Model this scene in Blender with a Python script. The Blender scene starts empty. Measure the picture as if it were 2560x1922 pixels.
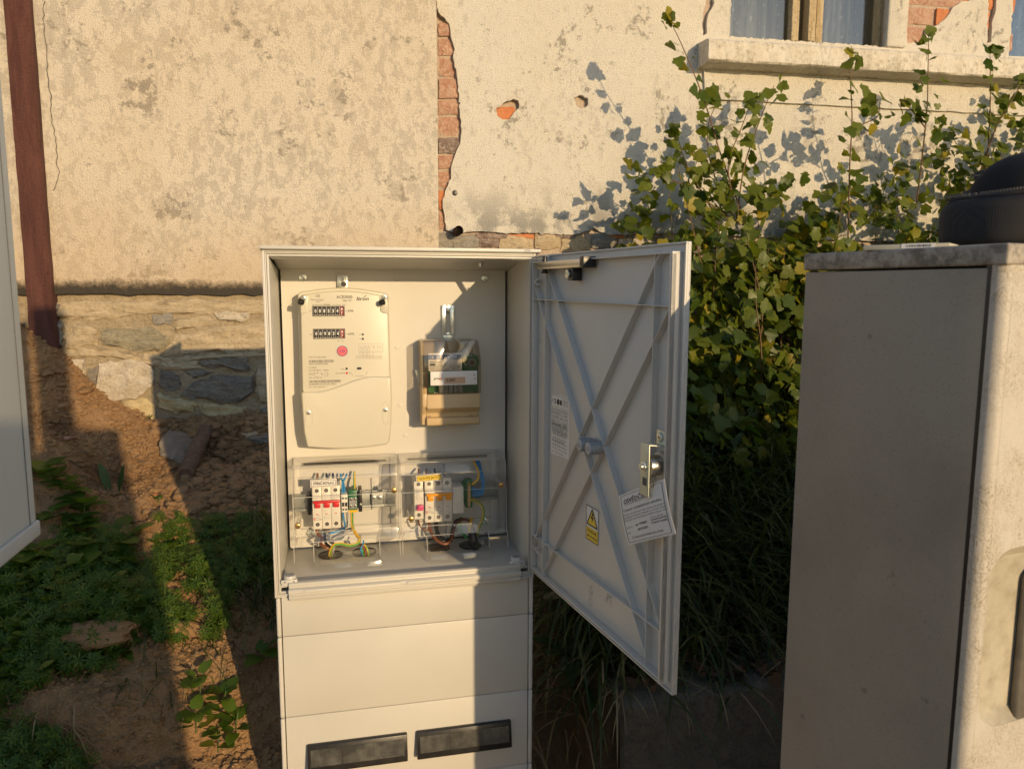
import bpy, bmesh, math, random
import numpy as np
from mathutils import Vector, Matrix, noise
from mathutils.geometry import delaunay_2d_cdt
random.seed(7); np.random.seed(7)
RD = math.radians
sc = bpy.context.scene
# ------------------------------------------------------------------ camera
FPX, CX, CY = 1885.37, 1280.0, 961.0
CAM = Vector((0.1263, -1.3293, 0.0103)); YAW, PIT, ROL = 0.2223, -0.1275, 0.0029
def cam_axes():
    cy, sy, cp, sp = math.cos(YAW), math.sin(YAW), math.cos(PIT), math.sin(PIT)
    w = Vector((sy*cp, cy*cp, sp)); r = Vector((cy, -sy, 0)); u = r.cross(w)
    c, s = math.cos(ROL), math.sin(ROL)
    return c*r+s*u, c*u-s*r, w
AR, AU, AW = cam_axes()
cam = bpy.data.cameras.new('camera'); co = bpy.data.objects.new('camera', cam); sc.collection.objects.link(co)
co.matrix_world = Matrix.Translation(CAM) @ Matrix((AR, AU, -AW)).transposed().to_4x4()
cam.sensor_width = 36; cam.lens = FPX/2560*36; cam.clip_start = .02; cam.clip_end = 400
cam.dof.use_dof = True; cam.dof.focus_distance = 1.42; cam.dof.aperture_fstop = 13
sc.camera = co
# ------------------------------------------------------------------ world, sun, exposure
KX, KZ = 0.36, 0.213
wd = bpy.data.worlds.new('World'); sc.world = wd; wd.use_nodes = True
nt = wd.node_tree; bg = nt.nodes['Background']; sky = nt.nodes.new('ShaderNodeTexSky')
sky.sky_type = 'NISHITA'; sky.sun_disc = False; sky.sun_elevation = RD(11); sky.sun_rotation = math.atan2(KX, -1)
sky.air_density = 1.0; sky.dust_density = .6; sky.ozone_density = 2.4
nt.links.new(sky.outputs[0], bg.inputs[0]); bg.inputs[1].default_value = 0.108
sl = bpy.data.lights.new('sun', 'SUN'); sl.energy = 2.35; sl.angle = RD(0.5); sl.color = (1, .725, .41)
so = bpy.data.objects.new('sun', sl); sc.collection.objects.link(so)
so.rotation_euler = Vector((KX, -1, KZ)).to_track_quat('Z', 'Y').to_euler(); so.location = (3, -8, 3)
sc.view_settings.view_transform = 'Standard'; sc.view_settings.look = 'None'
sc.view_settings.exposure = 0.66; sc.view_settings.gamma = 1; sc.view_settings.use_curve_mapping = False
sc.render.engine = 'CYCLES'
sc.cycles.max_bounces = 8; sc.cycles.transparent_max_bounces = 24
# ------------------------------------------------------------------ authoring helpers: photo position + known plane -> point in the place
def ray(x, y): return AW + AR*((x-CX)/FPX) - AU*((y-CY)/FPX)
def by(x, y, Y):
    d = ray(x, y); return CAM + d*((Y-CAM.y)/d.y)
def bz(x, y, Z):
    d = ray(x, y); return CAM + d*((Z-CAM.z)/d.z)
def bpl(x, y, p, n):
    d = ray(x, y); return CAM + d*((p-CAM).dot(n)/d.dot(n))
col = sc.collection
WM = {}
def wm(o):
    if o is None: return Matrix.Identity(4)
    return WM[o.name]
def reg(o, parent, M):
    o.parent = parent; o.matrix_parent_inverse = Matrix.Identity(4)
    L = wm(parent).inverted() @ M
    o.matrix_basis = L; WM[o.name] = M; return o
def tag(o, label=None, cat=None, group=None, kind=None):
    for k, v in (('label', label), ('category', cat), ('group', group), ('kind', kind)):
        if v: o[k] = v
    return o
def empty(name, loc, label, cat, group=None, rz=0):
    o = bpy.data.objects.new(name, None); col.objects.link(o); o.empty_display_size = .05
    reg(o, None, Matrix.Translation(loc) @ Matrix.Rotation(rz, 4, 'Z')); return tag(o, label, cat, group)
def inst(name, mesh, M, parent=None):
    o = bpy.data.objects.new(name, mesh); col.objects.link(o); return reg(o, parent, M)
class MB:
    """collects shapes in a frame and links them as ONE mesh object"""
    def __init__(s, F=None): s.v = []; s.f = []; s.m = []; s.F = F or Matrix.Identity(4); s.cm = 0
    def add(s, vs, fs, M=None):
        b = len(s.v)
        for v in vs: s.v.append((M @ Vector(v)) if M else Vector(v))
        for f in fs: s.f.append([b+i for i in f]); s.m.append(s.cm)
        return s
    def box(s, x0, x1, y0, y1, z0, z1, M=None):
        v = [(x, y, z) for z in (z0, z1) for y in (y0, y1) for x in (x0, x1)]
        return s.add(v, [(0,2,3,1),(4,5,7,6),(0,1,5,4),(2,6,7,3),(0,4,6,2),(1,3,7,5)], M)
    def hexa(s, p):   # 8 corners ordered like box
        return s.add(p, [(0,2,3,1),(4,5,7,6),(0,1,5,4),(2,6,7,3),(0,4,6,2),(1,3,7,5)])
    def cyl(s, p0, p1, r0, r1=None, n=16, cap=True):
        r1 = r0 if r1 is None else r1; p0 = Vector(p0); p1 = Vector(p1)
        q = (p1-p0).to_track_quat('Z', 'Y'); vs = []
        for p, r in ((p0, r0), (p1, r1)):
            for i in range(n):
                a = 2*math.pi*i/n; vs.append(p+q @ Vector((r*math.cos(a), r*math.sin(a), 0)))
        fs = [(i, (i+1) % n, n+(i+1) % n, n+i) for i in range(n)]
        if cap: fs += [tuple(range(n-1, -1, -1)), tuple(range(n, 2*n))]
        return s.add(vs, fs)
    def tube(s, pts, r, n=8, rr=None):
        pts = [Vector(p) for p in pts]; vs = []; fs = []; up = Vector((0, 0, 1))
        L = len(pts)
        for k, p in enumerate(pts):
            t = (pts[min(k+1, L-1)]-pts[max(k-1, 0)]).normalized()
            a = t.cross(up)
            if a.length < .1: a = t.cross(Vector((1, 0, 0)))
            a.normalize(); b = t.cross(a)
            R = rr[k] if rr else r
            for i in range(n):
                an = 2*math.pi*i/n; vs.append(p+a*(R*math.cos(an))+b*(R*math.sin(an)))
        for k in range(L-1):
            for i in range(n): fs.append((k*n+i, k*n+(i+1) % n, (k+1)*n+(i+1) % n, (k+1)*n+i))
        fs += [tuple(range(n-1, -1, -1)), tuple(range((L-1)*n, L*n))]
        return s.add(vs, fs)
    def prism(s, poly, axis, a, b):
        """poly of 2D points extruded along axis ('x','y','z') from a to b"""
        def P(u, v, w): return {'x': (w, u, v), 'y': (u, w, v), 'z': (u, v, w)}[axis]
        n = len(poly); vs = [P(u, v, a) for u, v in poly]+[P(u, v, b) for u, v in poly]
        fs = [(i, (i+1) % n, n+(i+1) % n, n+i) for i in range(n)]+[tuple(range(n-1, -1, -1)), tuple(range(n, 2*n))]
        return s.add(vs, fs)
    def build(s, name, mats, parent=None, smooth=False, bevel=0, seg=2, ang=40, kind=None, label=None, origin=None):
        F = s.F; W = wm(parent) if parent else Matrix.Identity(4)
        pts = [F @ v for v in s.v]
        if parent is None:
            if origin is None:
                a = np.array([p[:] for p in pts]); lo, hi = a.min(0), a.max(0); origin = ((lo[0]+hi[0])/2, (lo[1]+hi[1])/2, lo[2])
            W = Matrix.Translation(origin)
        Wi = W.inverted()
        me = bpy.data.meshes.new(name)
        me.from_pydata([(Wi @ p)[:] for p in pts], [], s.f)
        if not isinstance(mats, (list, tuple)): mats = [mats]
        for m in mats: me.materials.append(m)
        if len(mats) > 1: me.polygons.foreach_set('material_index', s.m)
        bm = bmesh.new(); bm.from_mesh(me)
        bmesh.ops.recalc_face_normals(bm, faces=bm.faces)
        if bevel:
            es = [e for e in bm.edges if len(e.link_faces) == 2 and e.calc_face_angle(0) > RD(ang)]
            bmesh.ops.bevel(bm, geom=es, offset=bevel, segments=seg, profile=.5, affect='EDGES', clamp_overlap=True)
        bm.to_mesh(me); bm.free()
        if smooth or bevel:
            me.polygons.foreach_set('use_smooth', [True]*len(me.polygons))
            me.set_sharp_from_angle(angle=RD(35))
        me.update()
        o = bpy.data.objects.new(name, me); col.objects.link(o); reg(o, parent, W)
        if kind: o['kind'] = kind
        if label: o['label'] = label
        return o
# text -> mesh pieces
TC = {}
def text_mesh(s, bold=False, italic=False):
    key = (s, bold, italic)
    if key not in TC:
        cu = bpy.data.curves.new('t', 'FONT'); cu.body = s; cu.align_x = 'LEFT'; cu.resolution_u = 2
        cu.size = 1
        if bold: cu.offset = .018
        if italic: cu.shear = .25
        o = bpy.data.objects.new('t', cu); col.objects.link(o)
        dg = bpy.context.evaluated_depsgraph_get(); me = o.evaluated_get(dg).to_mesh()
        vs = [v.co[:] for v in me.vertices]; fs = [tuple(p.vertices) for p in me.polygons]
        o.evaluated_get(dg).to_mesh_clear(); bpy.data.objects.remove(o); bpy.data.curves.remove(cu)
        TC[key] = (vs, fs)
    return TC[key]
def put_text(mb, s, x, z, h, w=None, y=0.0, F=None, center=False, bold=False, italic=False):
    """text standing in the x-z plane facing -y, cap height h, optional total width w, baseline-left at (x,z)"""
    vs, fs = text_mesh(s, bold, italic)
    if not vs: return
    x1 = max(v[0] for v in vs); x0 = min(v[0] for v in vs); sx = sz = h/.70
    if w: sx = w/(x1-x0)
    ox = x-(x1-x0)*sx/2 if center else x
    mb.add([(ox+(v[0]-x0)*sx, y, z+v[1]*sz) for v in vs], fs, F)
def barcode(mb, x0, x1, z0, z1, y=0., F=None, seed=1):
    r = random.Random(seed); x = x0
    while x < x1:
        w = r.choice((.0004, .0006, .0009)); mb.add([(x, y, z0), (x+w, y, z0), (x+w, y, z1), (x, y, z1)], [(0, 1, 2, 3)], F); x += w+r.choice((.0005, .0007, .001))
def rect(mb, x0, x1, z0, z1, y=0., F=None):
    mb.add([(x0, y, z0), (x1, y, z0), (x1, y, z1), (x0, y, z1)], [(0, 1, 2, 3)], F)
def line(mb, p, q, t, y=0., F=None):
    p = Vector(p); q = Vector(q); d = (q-p).normalized(); n = Vector((-d.y, d.x))*t/2
    mb.add([(a.x, y, a.y) for a in (p-n, q-n, q+n, p+n)], [(0, 1, 2, 3)], F)
def disc(mb, cx, cz, r, y=0., F=None, n=24, r0=0):
    if r0:
        vs = [(cx+R*math.cos(2*math.pi*i/n), y, cz+R*math.sin(2*math.pi*i/n)) for R in (r0, r) for i in range(n)]
        mb.add(vs, [(i, (i+1) % n, n+(i+1) % n, n+i) for i in range(n)], F)
    else: mb.add([(cx+r*math.cos(2*math.pi*i/n), y, cz+r*math.sin(2*math.pi*i/n)) for i in range(n)], [tuple(range(n))], F)
# ------------------------------------------------------------------ materials
def new_mat(name):
    m = bpy.data.materials.new(name); m.use_nodes = True
    return m, m.node_tree, m.node_tree.nodes['Principled BSDF']
class NT:
    def __init__(s, nt): s.nt = nt; s.tc = None
    def n(s, t, **k):
        x = s.nt.nodes.new(t)
        for a, b in k.items(): setattr(x, a, b)
        return x
    def l(s, a, b): s.nt.links.new(a, b)
    def co(s):
        if not s.tc: s.tc = s.n('ShaderNodeTexCoord')
        return s.tc.outputs['Object']
    def noise(s, scale, detail=4, rough=.6, vec=None, dist=0):
        x = s.n('ShaderNodeTexNoise'); x.inputs['Scale'].default_value = scale; x.inputs['Detail'].default_value = detail
        x.inputs['Roughness'].default_value = rough; x.inputs['Distortion'].default_value = dist
        s.l(vec or s.co(), x.inputs['Vector']); return x.outputs['Fac']
    def ramp(s, fac, stops, interp='LINEAR'):
        r = s.n('ShaderNodeValToRGB'); e = r.color_ramp.elements; r.color_ramp.interpolation = interp
        while len(e) > len(stops): e.remove(e[-1])
        while len(e) < len(stops): e.new(1)
        for k, (p, c) in enumerate(stops):
            e[k].position = p; c = (c, c, c) if isinstance(c, (int, float)) else c; e[k].color = (*c, 1)
        s.l(fac, r.inputs[0]); return r.outputs[0]
    def mix(s, fac, a, b, mode='MIX'):
        x = s.n('ShaderNodeMix'); x.data_type = 'RGBA'; x.blend_type = mode
        for i, v in ((0, fac), (6, a), (7, b)):
            if isinstance(v, (int, float)): x.inputs[i].default_value = v
            elif isinstance(v, tuple): x.inputs[i].default_value = (*v, 1)
            else: s.l(v, x.inputs[i])
        return x.outputs[2]
    def math(s, op, a, b=0.):
        x = s.n('ShaderNodeMath', operation=op)
        for i, v in enumerate((a, b)):
            if isinstance(v, (int, float)): x.inputs[i].default_value = v
            else: s.l(v, x.inputs[i])
        return x.outputs[0]
    def map(s, scale=(1, 1, 1), rot=(0, 0, 0)):
        x = s.n('ShaderNodeMapping'); x.inputs['Scale'].default_value = scale; x.inputs['Rotation'].default_value = rot; s.l(s.co(), x.inputs['Vector']); return x.outputs[0]
    def bump(s, h, strength, dist, P, prev=None):
        b = s.n('ShaderNodeBump'); b.inputs['Strength'].default_value = strength; b.inputs['Distance'].default_value = dist
        s.l(h, b.inputs['Height'])
        if prev: s.l(prev, b.inputs['Normal'])
        s.l(b.outputs[0], P.inputs['Normal']); return b.outputs[0]
def mat(name, c, rough=.5, metal=0, c2=None, scale=20, lo=.35, hi=.65, bump=0, bscale=200, bdist=.001, detail=4, spec=None, coat=0):
    m, t, P = new_mat(name); N = NT(t)
    P.inputs['Base Color'].default_value = (*c, 1); P.inputs['Roughness'].default_value = rough; P.inputs['Metallic'].default_value = metal
    if spec is not None: P.inputs['Specular IOR Level'].default_value = spec
    if coat: P.inputs['Coat Weight'].default_value = coat
    if c2:
        N.l(N.mix(N.ramp(N.noise(scale, detail), [(lo, 0.), (hi, 1.)]), c, c2), P.inputs['Base Color'])
        N.l(N.math('ADD', N.math('MULTIPLY', N.noise(scale*1.7, 3), .25), rough-.12), P.inputs['Roughness'])
    if bump: N.bump(N.noise(bscale, 3), bump, bdist, P)
    return m
M_ = {}
M_['plastic'] = mat('cabinet_plastic', (.60, .585, .535), .42, c2=(.57, .555, .50), scale=5, bump=.12, bscale=900, bdist=.0004)
M_['door_plastic'] = mat('door_plastic', (.59, .58, .545), .4, c2=(.56, .55, .515), scale=6, bump=.1, bscale=600, bdist=.0004)
M_['board'] = mat('board_plastic', (.62, .60, .54), .5, c2=(.60, .575, .515), scale=7)
M_['meter'] = mat('meter_plastic', (.60, .575, .475), .36, c2=(.585, .56, .46), scale=9)
M_['white_pl'] = mat('white_breaker_plastic', (.74, .72, .66), .38, c2=(.70, .68, .61), scale=40)
M_['white'] = mat('white_paper', (.78, .77, .75), .6, c2=(.74, .73, .71), scale=60)
M_['seam'] = mat('dark_seam', (.12, .11, .10), .8)
M_['black'] = mat('black_plastic', (.016, .016, .018), .35, c2=(.026, .025, .024), scale=60)
M_['ink'] = mat('black_ink', (.03, .03, .035), .6)
M_['ink_grey'] = mat('grey_ink', (.17, .155, .13), .6)
M_['red'] = mat('red_plastic', (.62, .02, .03), .35)
M_['redprint'] = mat('red_print', (.55, .03, .03), .6)
M_['pink'] = mat('pink_print', (.80, .13, .14), .6)
M_['magenta'] = mat('pink_toggle', (.72, .10, .26), .35)
M_['orange'] = mat('orange_toggle', (.85, .36, .01), .35)
M_['yellow'] = mat('yellow_label', (.85, .60, .04), .5)
M_['violet'] = mat('violet_print', (.10, .05, .25), .6)
M_['blueprint'] = mat('blue_print', (.03, .09, .33), .5)
M_['tan'] = mat('tan_plastic', (.56, .41, .22), .42, c2=(.53, .385, .20), scale=12)
M_['rail'] = mat('dull_galvanised_rail', (.36, .37, .35), .48, .55, c2=(.27, .29, .28), scale=70, bump=.2, bscale=300)
M_['wheel_red'] = mat('dark_red_wheel', (.24, .018, .018), .5)
M_['edge'] = mat('painted_edge_glint', (.62, .61, .57), .15)  # opaque pale colour standing in for highlights on the clear covers
M_['zinc'] = mat('zinc_plated_steel', (.72, .74, .70), .32, .9, c2=(.62, .66, .60), scale=90)
M_['zinc_y'] = mat('yellow_passivated_steel', (.62, .63, .52), .45, .5, c2=(.54, .58, .48), scale=45)
M_['steel'] = mat('steel', (.55, .54, .52), .28, 1)
M_['brass'] = mat('brass', (.65, .42, .16), .3, 1)
M_['copper_w'] = mat('brown_wire', (.19, .07, .03), .4)
M_['black_w'] = mat('black_wire', (.02, .02, .022), .4)
M_['blue_w'] = mat('blue_wire', (.03, .25, .55), .4)
M_['yellow_w'] = mat('yellow_wire', (.80, .48, .03), .4)
M_['green_w'] = mat('green_wire', (.06, .33, .07), .4)
M_['grey_w'] = mat('grey_wire', (.33, .33, .32), .45)
M_['green_pl'] = mat('green_terminal', (.01, .14, .05), .4)
M_['grey_pl'] = mat('grey_plastic', (.33, .34, .35), .45, c2=(.27, .28, .29), scale=80)
M_['knob'] = mat('grey_knob_plastic', (.42, .44, .45), .4)
M_['smoky'] = mat('dirty_window', (.05, .05, .047), .14, c2=(.15, .15, .135), scale=26, lo=.4, hi=.75, bump=.3, bscale=500)
def clear(name, tint=(1, 1, 1), edge=.45, base=.05, rough=.04):
    m, t, P = new_mat(name); N = NT(t); t.nodes.remove(P); out = t.nodes['Material Output']
    tr = N.n('ShaderNodeBsdfTransparent'); tr.inputs[0].default_value = (*tint, 1)
    gl = N.n('ShaderNodeBsdfGlossy'); gl.inputs['Color'].default_value = (.95, .95, .95, 1); gl.inputs['Roughness'].default_value = rough
    lw = N.n('ShaderNodeFresnel'); lw.inputs['IOR'].default_value = 1.5
    f = N.math('MINIMUM', N.math('ADD', N.math('MULTIPLY', lw.outputs[0], edge), base), .42)
    mx = N.n('ShaderNodeMixShader'); N.l(f, mx.inputs[0]); N.l(tr.outputs[0], mx.inputs[1]); N.l(gl.outputs[0], mx.inputs[2]); N.l(mx.outputs[0], out.inputs[0])
    return m
M_['clear'] = clear('clear_polycarbonate', (.99, .988, .98), 1.3, .0, .08)
M_['smoke'] = clear('smoke_polycarbonate', (.86, .82, .74), 1.2, .03, .12)
M_['glass'] = clear('window_glass', (.72, .75, .76), .9, .03, .06)
# plaster
def plaster(name, cream, grey, dark, warm, g_lo, g_hi, zdirt, spots):
    m, t, P = new_mat(name); N = NT(t); P.inputs['Roughness'].default_value = .9; P.inputs['Specular IOR Level'].default_value = .15
    big = N.noise(2.4, 4, .6, dist=.5); fine = N.noise(210, 4, .75); mid = N.noise(34, 6, .72, N.map((1, 1, .7)), .4)
    s = N.math('ADD', N.math('MULTIPLY', big, .42), N.math('ADD', mid, N.math('MULTIPLY', fine, .30)))
    c = N.mix(N.ramp(s, [(g_lo, 0.), (g_hi, 1.)]), cream, grey)
    c = N.mix(N.ramp(N.noise(1.7, 3), [(.45, 0.), (.75, .45)]), c, warm)
    sp = N.ramp(N.math('MULTIPLY', N.noise(30, 4, .7), N.noise(5, 2)), [(spots, 0.), (spots+.05, .75)])
    c = N.mix(sp, c, dark)
    c = N.mix(N.ramp(N.noise(150, 3, .8), [(.58, 0.), (.68, .5)]), c, dark)
    c = N.mix(N.ramp(N.noise(330, 2, .8), [(.35, .14), (.5, 0.)]), c, grey)
    sx = N.n('ShaderNodeSeparateXYZ'); N.l(N.co(), sx.inputs[0])
    low = N.ramp(N.math('ADD', sx.outputs[2], N.math('MULTIPLY', N.noise(40, 4, .8), .06)), [(zdirt, 1.), (zdirt+.03, 0.)])
    c = N.mix(low, c, tuple(x*.26 for x in dark))
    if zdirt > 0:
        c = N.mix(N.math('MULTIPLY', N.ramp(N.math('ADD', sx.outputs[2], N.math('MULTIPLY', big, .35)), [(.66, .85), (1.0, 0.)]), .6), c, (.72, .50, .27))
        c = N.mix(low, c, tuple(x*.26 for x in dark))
    if zdirt < 0:
        pm = N.math('MULTIPLY', N.ramp(N.math('ADD', N.noise(7, 3), N.math('MULTIPLY', fine, .35)), [(.66, 0.), (.74, 1.)]), N.ramp(sx.outputs[2], [(.74, 1.), (.90, 0.)]))
        c = N.mix(pm, c, (.40, .385, .345))
    N.l(c, P.inputs['Base Color'])
    h = N.math('ADD', N.math('MULTIPLY', fine, .7), N.math('ADD', N.noise(210, 3, .8), N.math('MULTIPLY', s, 1.2)))
    N.bump(h, .9, .005, P); return m
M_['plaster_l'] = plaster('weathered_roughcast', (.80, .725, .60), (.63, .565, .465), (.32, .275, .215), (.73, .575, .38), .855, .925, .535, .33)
M_['plaster_r'] = plaster('cream_plaster', (.82, .775, .67), (.67, .63, .55), (.30, .27, .22), (.78, .70, .54), .93, 1.04, -.5, .315)
def stone(name, a, b, c, sc1=14, stretch=(1, 1, 3.2)):
    m, t, P = new_mat(name); N = NT(t); P.inputs['Roughness'].default_value = .85
    v = N.map(stretch); n1 = N.noise(sc1, 6, .7, v, .8); n2 = N.noise(sc1*5, 4, .7)
    k = N.mix(N.ramp(n1, [(.36, 0.), (.6, 1.)]), a, b); k = N.mix(N.ramp(n2, [(.5, 0.), (.75, .8)]), k, c); N.l(k, P.inputs['Base Color'])
    N.bump(N.math('ADD', n1, N.math('MULTIPLY', n2, .5)), .9, .012, P); return m
M_['st_green'] = stone('green_grey_slate', (.25, .225, .15), (.38, .33, .22), (.14, .13, .10), 20)
M_['st_tan'] = stone('tan_stone', (.46, .36, .22), (.57, .46, .30), (.27, .22, .145), 18)
M_['st_white'] = stone('pale_quartz', (.50, .42, .30), (.68, .60, .47), (.28, .225, .15), 30, (1, 1, 1.6))
M_['st_blue'] = stone('blue_grey_stone', (.28, .26, .22), (.38, .345, .28), (.18, .165, .14), 24)
M_['st_dark'] = stone('dark_slate', (.17, .15, .125), (.30, .26, .20), (.10, .092, .08), 22)
M_['st_yellow'] = stone('ochre_stone', (.52, .40, .19), (.60, .48, .27), (.34, .28, .17), 12)
M_['mortar'] = stone('lime_mortar', (.34, .265, .16), (.45, .36, .235), (.17, .135, .085), 26, (1, 1, 1.5))
M_['brick'] = stone('old_red_brick', (.40, .19, .12), (.52, .33, .23), (.66, .56, .46), 26, (1, 1, 1))
M_['brick_o'] = stone('orange_brick', (.55, .17, .06), (.62, .25, .10), (.45, .25, .15), 20, (1, 1, 1))
M_['brick_d'] = stone('burnt_brick', (.13, .085, .07), (.30, .22, .18), (.60, .55, .5), 25, (1, 1, 1))
M_['brick_mortar'] = stone('brick_mortar', (.48, .36, .26), (.56, .46, .36), (.34, .26, .18), 30, (1, 1, 1))
M_['concrete'] = stone('mossy_concrete', (.16, .13, .09), (.25, .205, .145), (.09, .075, .055), 30, (1, 1, 1))
M_['wood_red'] = stone('red_brown_wood', (.075, .024, .017), (.125, .046, .033), (.045, .017, .013), 30, (1, 1, .14))
M_['wood_w'] = stone('worn_window_wood', (.42, .31, .16), (.55, .45, .28), (.14, .09, .05), 20, (1, 1, .15))
M_['sill'] = stone('stained_concrete_sill', (.70, .66, .57), (.60, .55, .45), (.24, .20, .14), 13, (1.6, 1, .45))
M_['log'] = stone('rusty_bark', (.15, .09, .06), (.24, .15, .095), (.09, .06, .045), 40, (1, 1, 1))
M_['slab'] = stone('clay_covered_slab', (.22, .18, .135), (.31, .25, .18), (.16, .13, .10), 18, (1, 1, 1))
def soil():
    m, t, P = new_mat('dry_clay_soil'); N = NT(t); P.inputs['Roughness'].default_value = .95; P.inputs['Specular IOR Level'].default_value = .1
    a = N.noise(7, 5, .6); b = N.noise(45, 5, .7)
    c = N.mix(N.ramp(a, [(.35, 0.), (.65, 1.)]), (.37, .215, .10), (.50, .31, .155)); c = N.mix(N.ramp(b, [(.42, 0.), (.7, .7)]), c, (.52, .33, .18))
    c = N.mix(N.ramp(N.noise(3, 4), [(.56, 0.), (.7, .7)]), c, (.15, .09, .05))
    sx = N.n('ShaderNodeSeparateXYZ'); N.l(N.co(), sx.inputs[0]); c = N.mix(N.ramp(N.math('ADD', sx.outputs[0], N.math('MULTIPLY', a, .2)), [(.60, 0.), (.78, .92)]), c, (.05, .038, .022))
    N.l(c, P.inputs['Base Color']); N.bump(N.math('ADD', N.math('ADD', b, N.noise(160, 3, .8)), N.noise(70, 4, .8)), 1, .010, P); return m
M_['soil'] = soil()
def leafm(name, a, b, c, tr=.35, scale=9, rough=.42):
    m, t, P = new_mat(name); N = NT(t); out = t.nodes['Material Output']
    oi = N.n('ShaderNodeObjectInfo'); geo = N.n('ShaderNodeNewGeometry')
    r = N.math('FRACT', N.math('ADD', N.math('MULTIPLY', geo.outputs['Random Per Island'], 1.0), oi.outputs['Random']))
    k = N.ramp(r, [(0., a), (.5, b), (.86, b), (1., c)]); k = N.mix(N.ramp(N.noise(160, 2), [(.3, 0.), (.8, .35)]), k, tuple(x*.6 for x in a))
    N.l(k, P.inputs['Base Color']); P.inputs['Roughness'].default_value = rough; P.inputs['Specular IOR Level'].default_value = .4
    tl = N.n('ShaderNodeBsdfTranslucent'); N.l(N.mix(1., k, (1.3, 1.35, .5), 'MULTIPLY'), tl.inputs[0])
    mx = N.n('ShaderNodeMixShader'); mx.inputs[0].default_value = tr; N.l(P.outputs[0], mx.inputs[1]); N.l(tl.outputs[0], mx.inputs[2]); N.l(mx.outputs[0], out.inputs[0])
    return m
M_['leaf'] = leafm('shrub_leaf', (.05, .09, .010), (.15, .18, .018), (.40, .31, .03), .45)
M_['weed'] = leafm('weed_leaf', (.05, .11, .014), (.12, .20, .022), (.24, .27, .04), .42)
M_['dock'] = leafm('dock_leaf', (.05, .10, .03), (.075, .13, .04), (.11, .16, .05), .25)
M_['grass'] = leafm('grass_blade', (.05, .08, .018), (.10, .12, .032), (.24, .20, .09), .3)
M_['straw'] = leafm('dry_straw', (.34, .24, .12), (.42, .31, .16), (.28, .18, .09), .1, rough=.7)
M_['litter'] = leafm('dead_leaf', (.14, .07, .03), (.20, .10, .045), (.11, .06, .03), .05, rough=.8)
M_['stem'] = mat('brown_twig', (.13, .075, .04), .7, c2=(.20, .12, .06), scale=60)
M_['stem_g'] = mat('green_twig', (.10, .14, .04), .6)
def rust_paint():
    m, t, P = new_mat('flaking_white_paint'); N = NT(t); P.inputs['Roughness'].default_value = .55
    n0 = N.noise(9, 4, .6, dist=1); w = N.n('ShaderNodeTexNoise'); w.inputs['Scale'].default_value = 95; w.inputs['Detail'].default_value = 3; w.inputs['Distortion'].default_value = 6; N.l(N.map((1, 1, .55), (0, .5, 0)), w.inputs['Vector'])
    f = N.math('MULTIPLY', N.ramp(w.outputs['Fac'], [(.50, 0.), (.53, 1.), (.57, 1.), (.60, 0.)]), N.ramp(n0, [(.44, .12), (.62, 1.)]))
    c = N.mix(f, (.54, .505, .44), (.25, .205, .15)); c = N.mix(N.ramp(n0, [(.45, 0.), (.75, .4)]), c, (.44, .38, .27)); N.l(c, P.inputs['Base Color'])
    N.bump(N.math('SUBTRACT', N.noise(300, 2), f), .25, .001, P); return m
M_['flaky'] = rust_paint()
def speck(name, base, dk, topdirt=None):
    m, t, P = new_mat(name); N = NT(t); P.inputs['Roughness'].default_value = .6
    c = N.mix(N.ramp(N.noise(420, 2, .8), [(.58, 0.), (.72, .55)]), base, dk); c = N.mix(N.ramp(N.noise(7, 4), [(.4, 0.), (.75, .35)]), c, dk)
    c = N.mix(N.ramp(N.noise(48, 2), [(.70, 0.), (.74, .5)]), c, dk)
    if topdirt: c = N.mix(N.ramp(N.noise(55, 5, .75), [(.42, 0.), (.6, .85)]), c, topdirt)
    N.l(c, P.inputs['Base Color']); N.bump(N.noise(500, 2), .25, .0006, P); return m
M_['dusty'] = speck('dusty_grey_sheet', (.345, .295, .228), (.15, .12, .09))
M_['dusty_top'] = speck('mouldy_lid', (.42, .38, .32), (.22, .19, .155), (.13, .11, .085))
M_['curtain'] = None
def curtain():
    m, t, P = new_mat('lace_curtain'); N = NT(t); P.inputs['Roughness'].default_value = .9
    v = N.n('ShaderNodeTexVoronoi'); v.inputs['Scale'].default_value = 38; N.l(N.co(), v.inputs['Vector'])
    w = N.n('ShaderNodeTexWave'); w.inputs['Scale'].default_value = 9; w.inputs['Distortion'].default_value = 5; w.inputs['Detail'].default_value = 2; N.l(N.co(), w.inputs['Vector'])
    f = N.math('MULTIPLY', N.ramp(v.outputs['Distance'], [(.12, 1.), (.3, .25)]), N.ramp(w.outputs['Fac'], [(.5, .0), (.75, 1.)]))
    N.l(N.mix(f, (.20, .205, .21), (.64, .63, .61)), P.inputs['Base Color']); return m
M_['curtain'] = curtain()
def fabric():
    m, t, P = new_mat('black_woven_fabric'); N = NT(t); P.inputs['Roughness'].default_value = .75; P.inputs['Base Color'].default_value = (.012, .012, .014, 1)
    w = N.n('ShaderNodeTexWave'); w.inputs['Scale'].default_value = 420; w.bands_direction = 'Z'; w.inputs['Distortion'].default_value = .5; N.l(N.co(), w.inputs['Vector'])
    w2 = N.n('ShaderNodeTexWave'); w2.inputs['Scale'].default_value = 420; w2.bands_direction = 'X'; N.l(N.co(), w2.inputs['Vector'])
    h = N.math('ADD', w.outputs['Fac'], w2.outputs['Fac']); N.l(N.mix(N.ramp(h, [(0., 0.), (1., 1.)]), (.009, .009, .011), (.022, .021, .022)), P.inputs['Base Color']); N.bump(h, .5, .0008, P); return m
M_['fabric'] = fabric()
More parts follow.
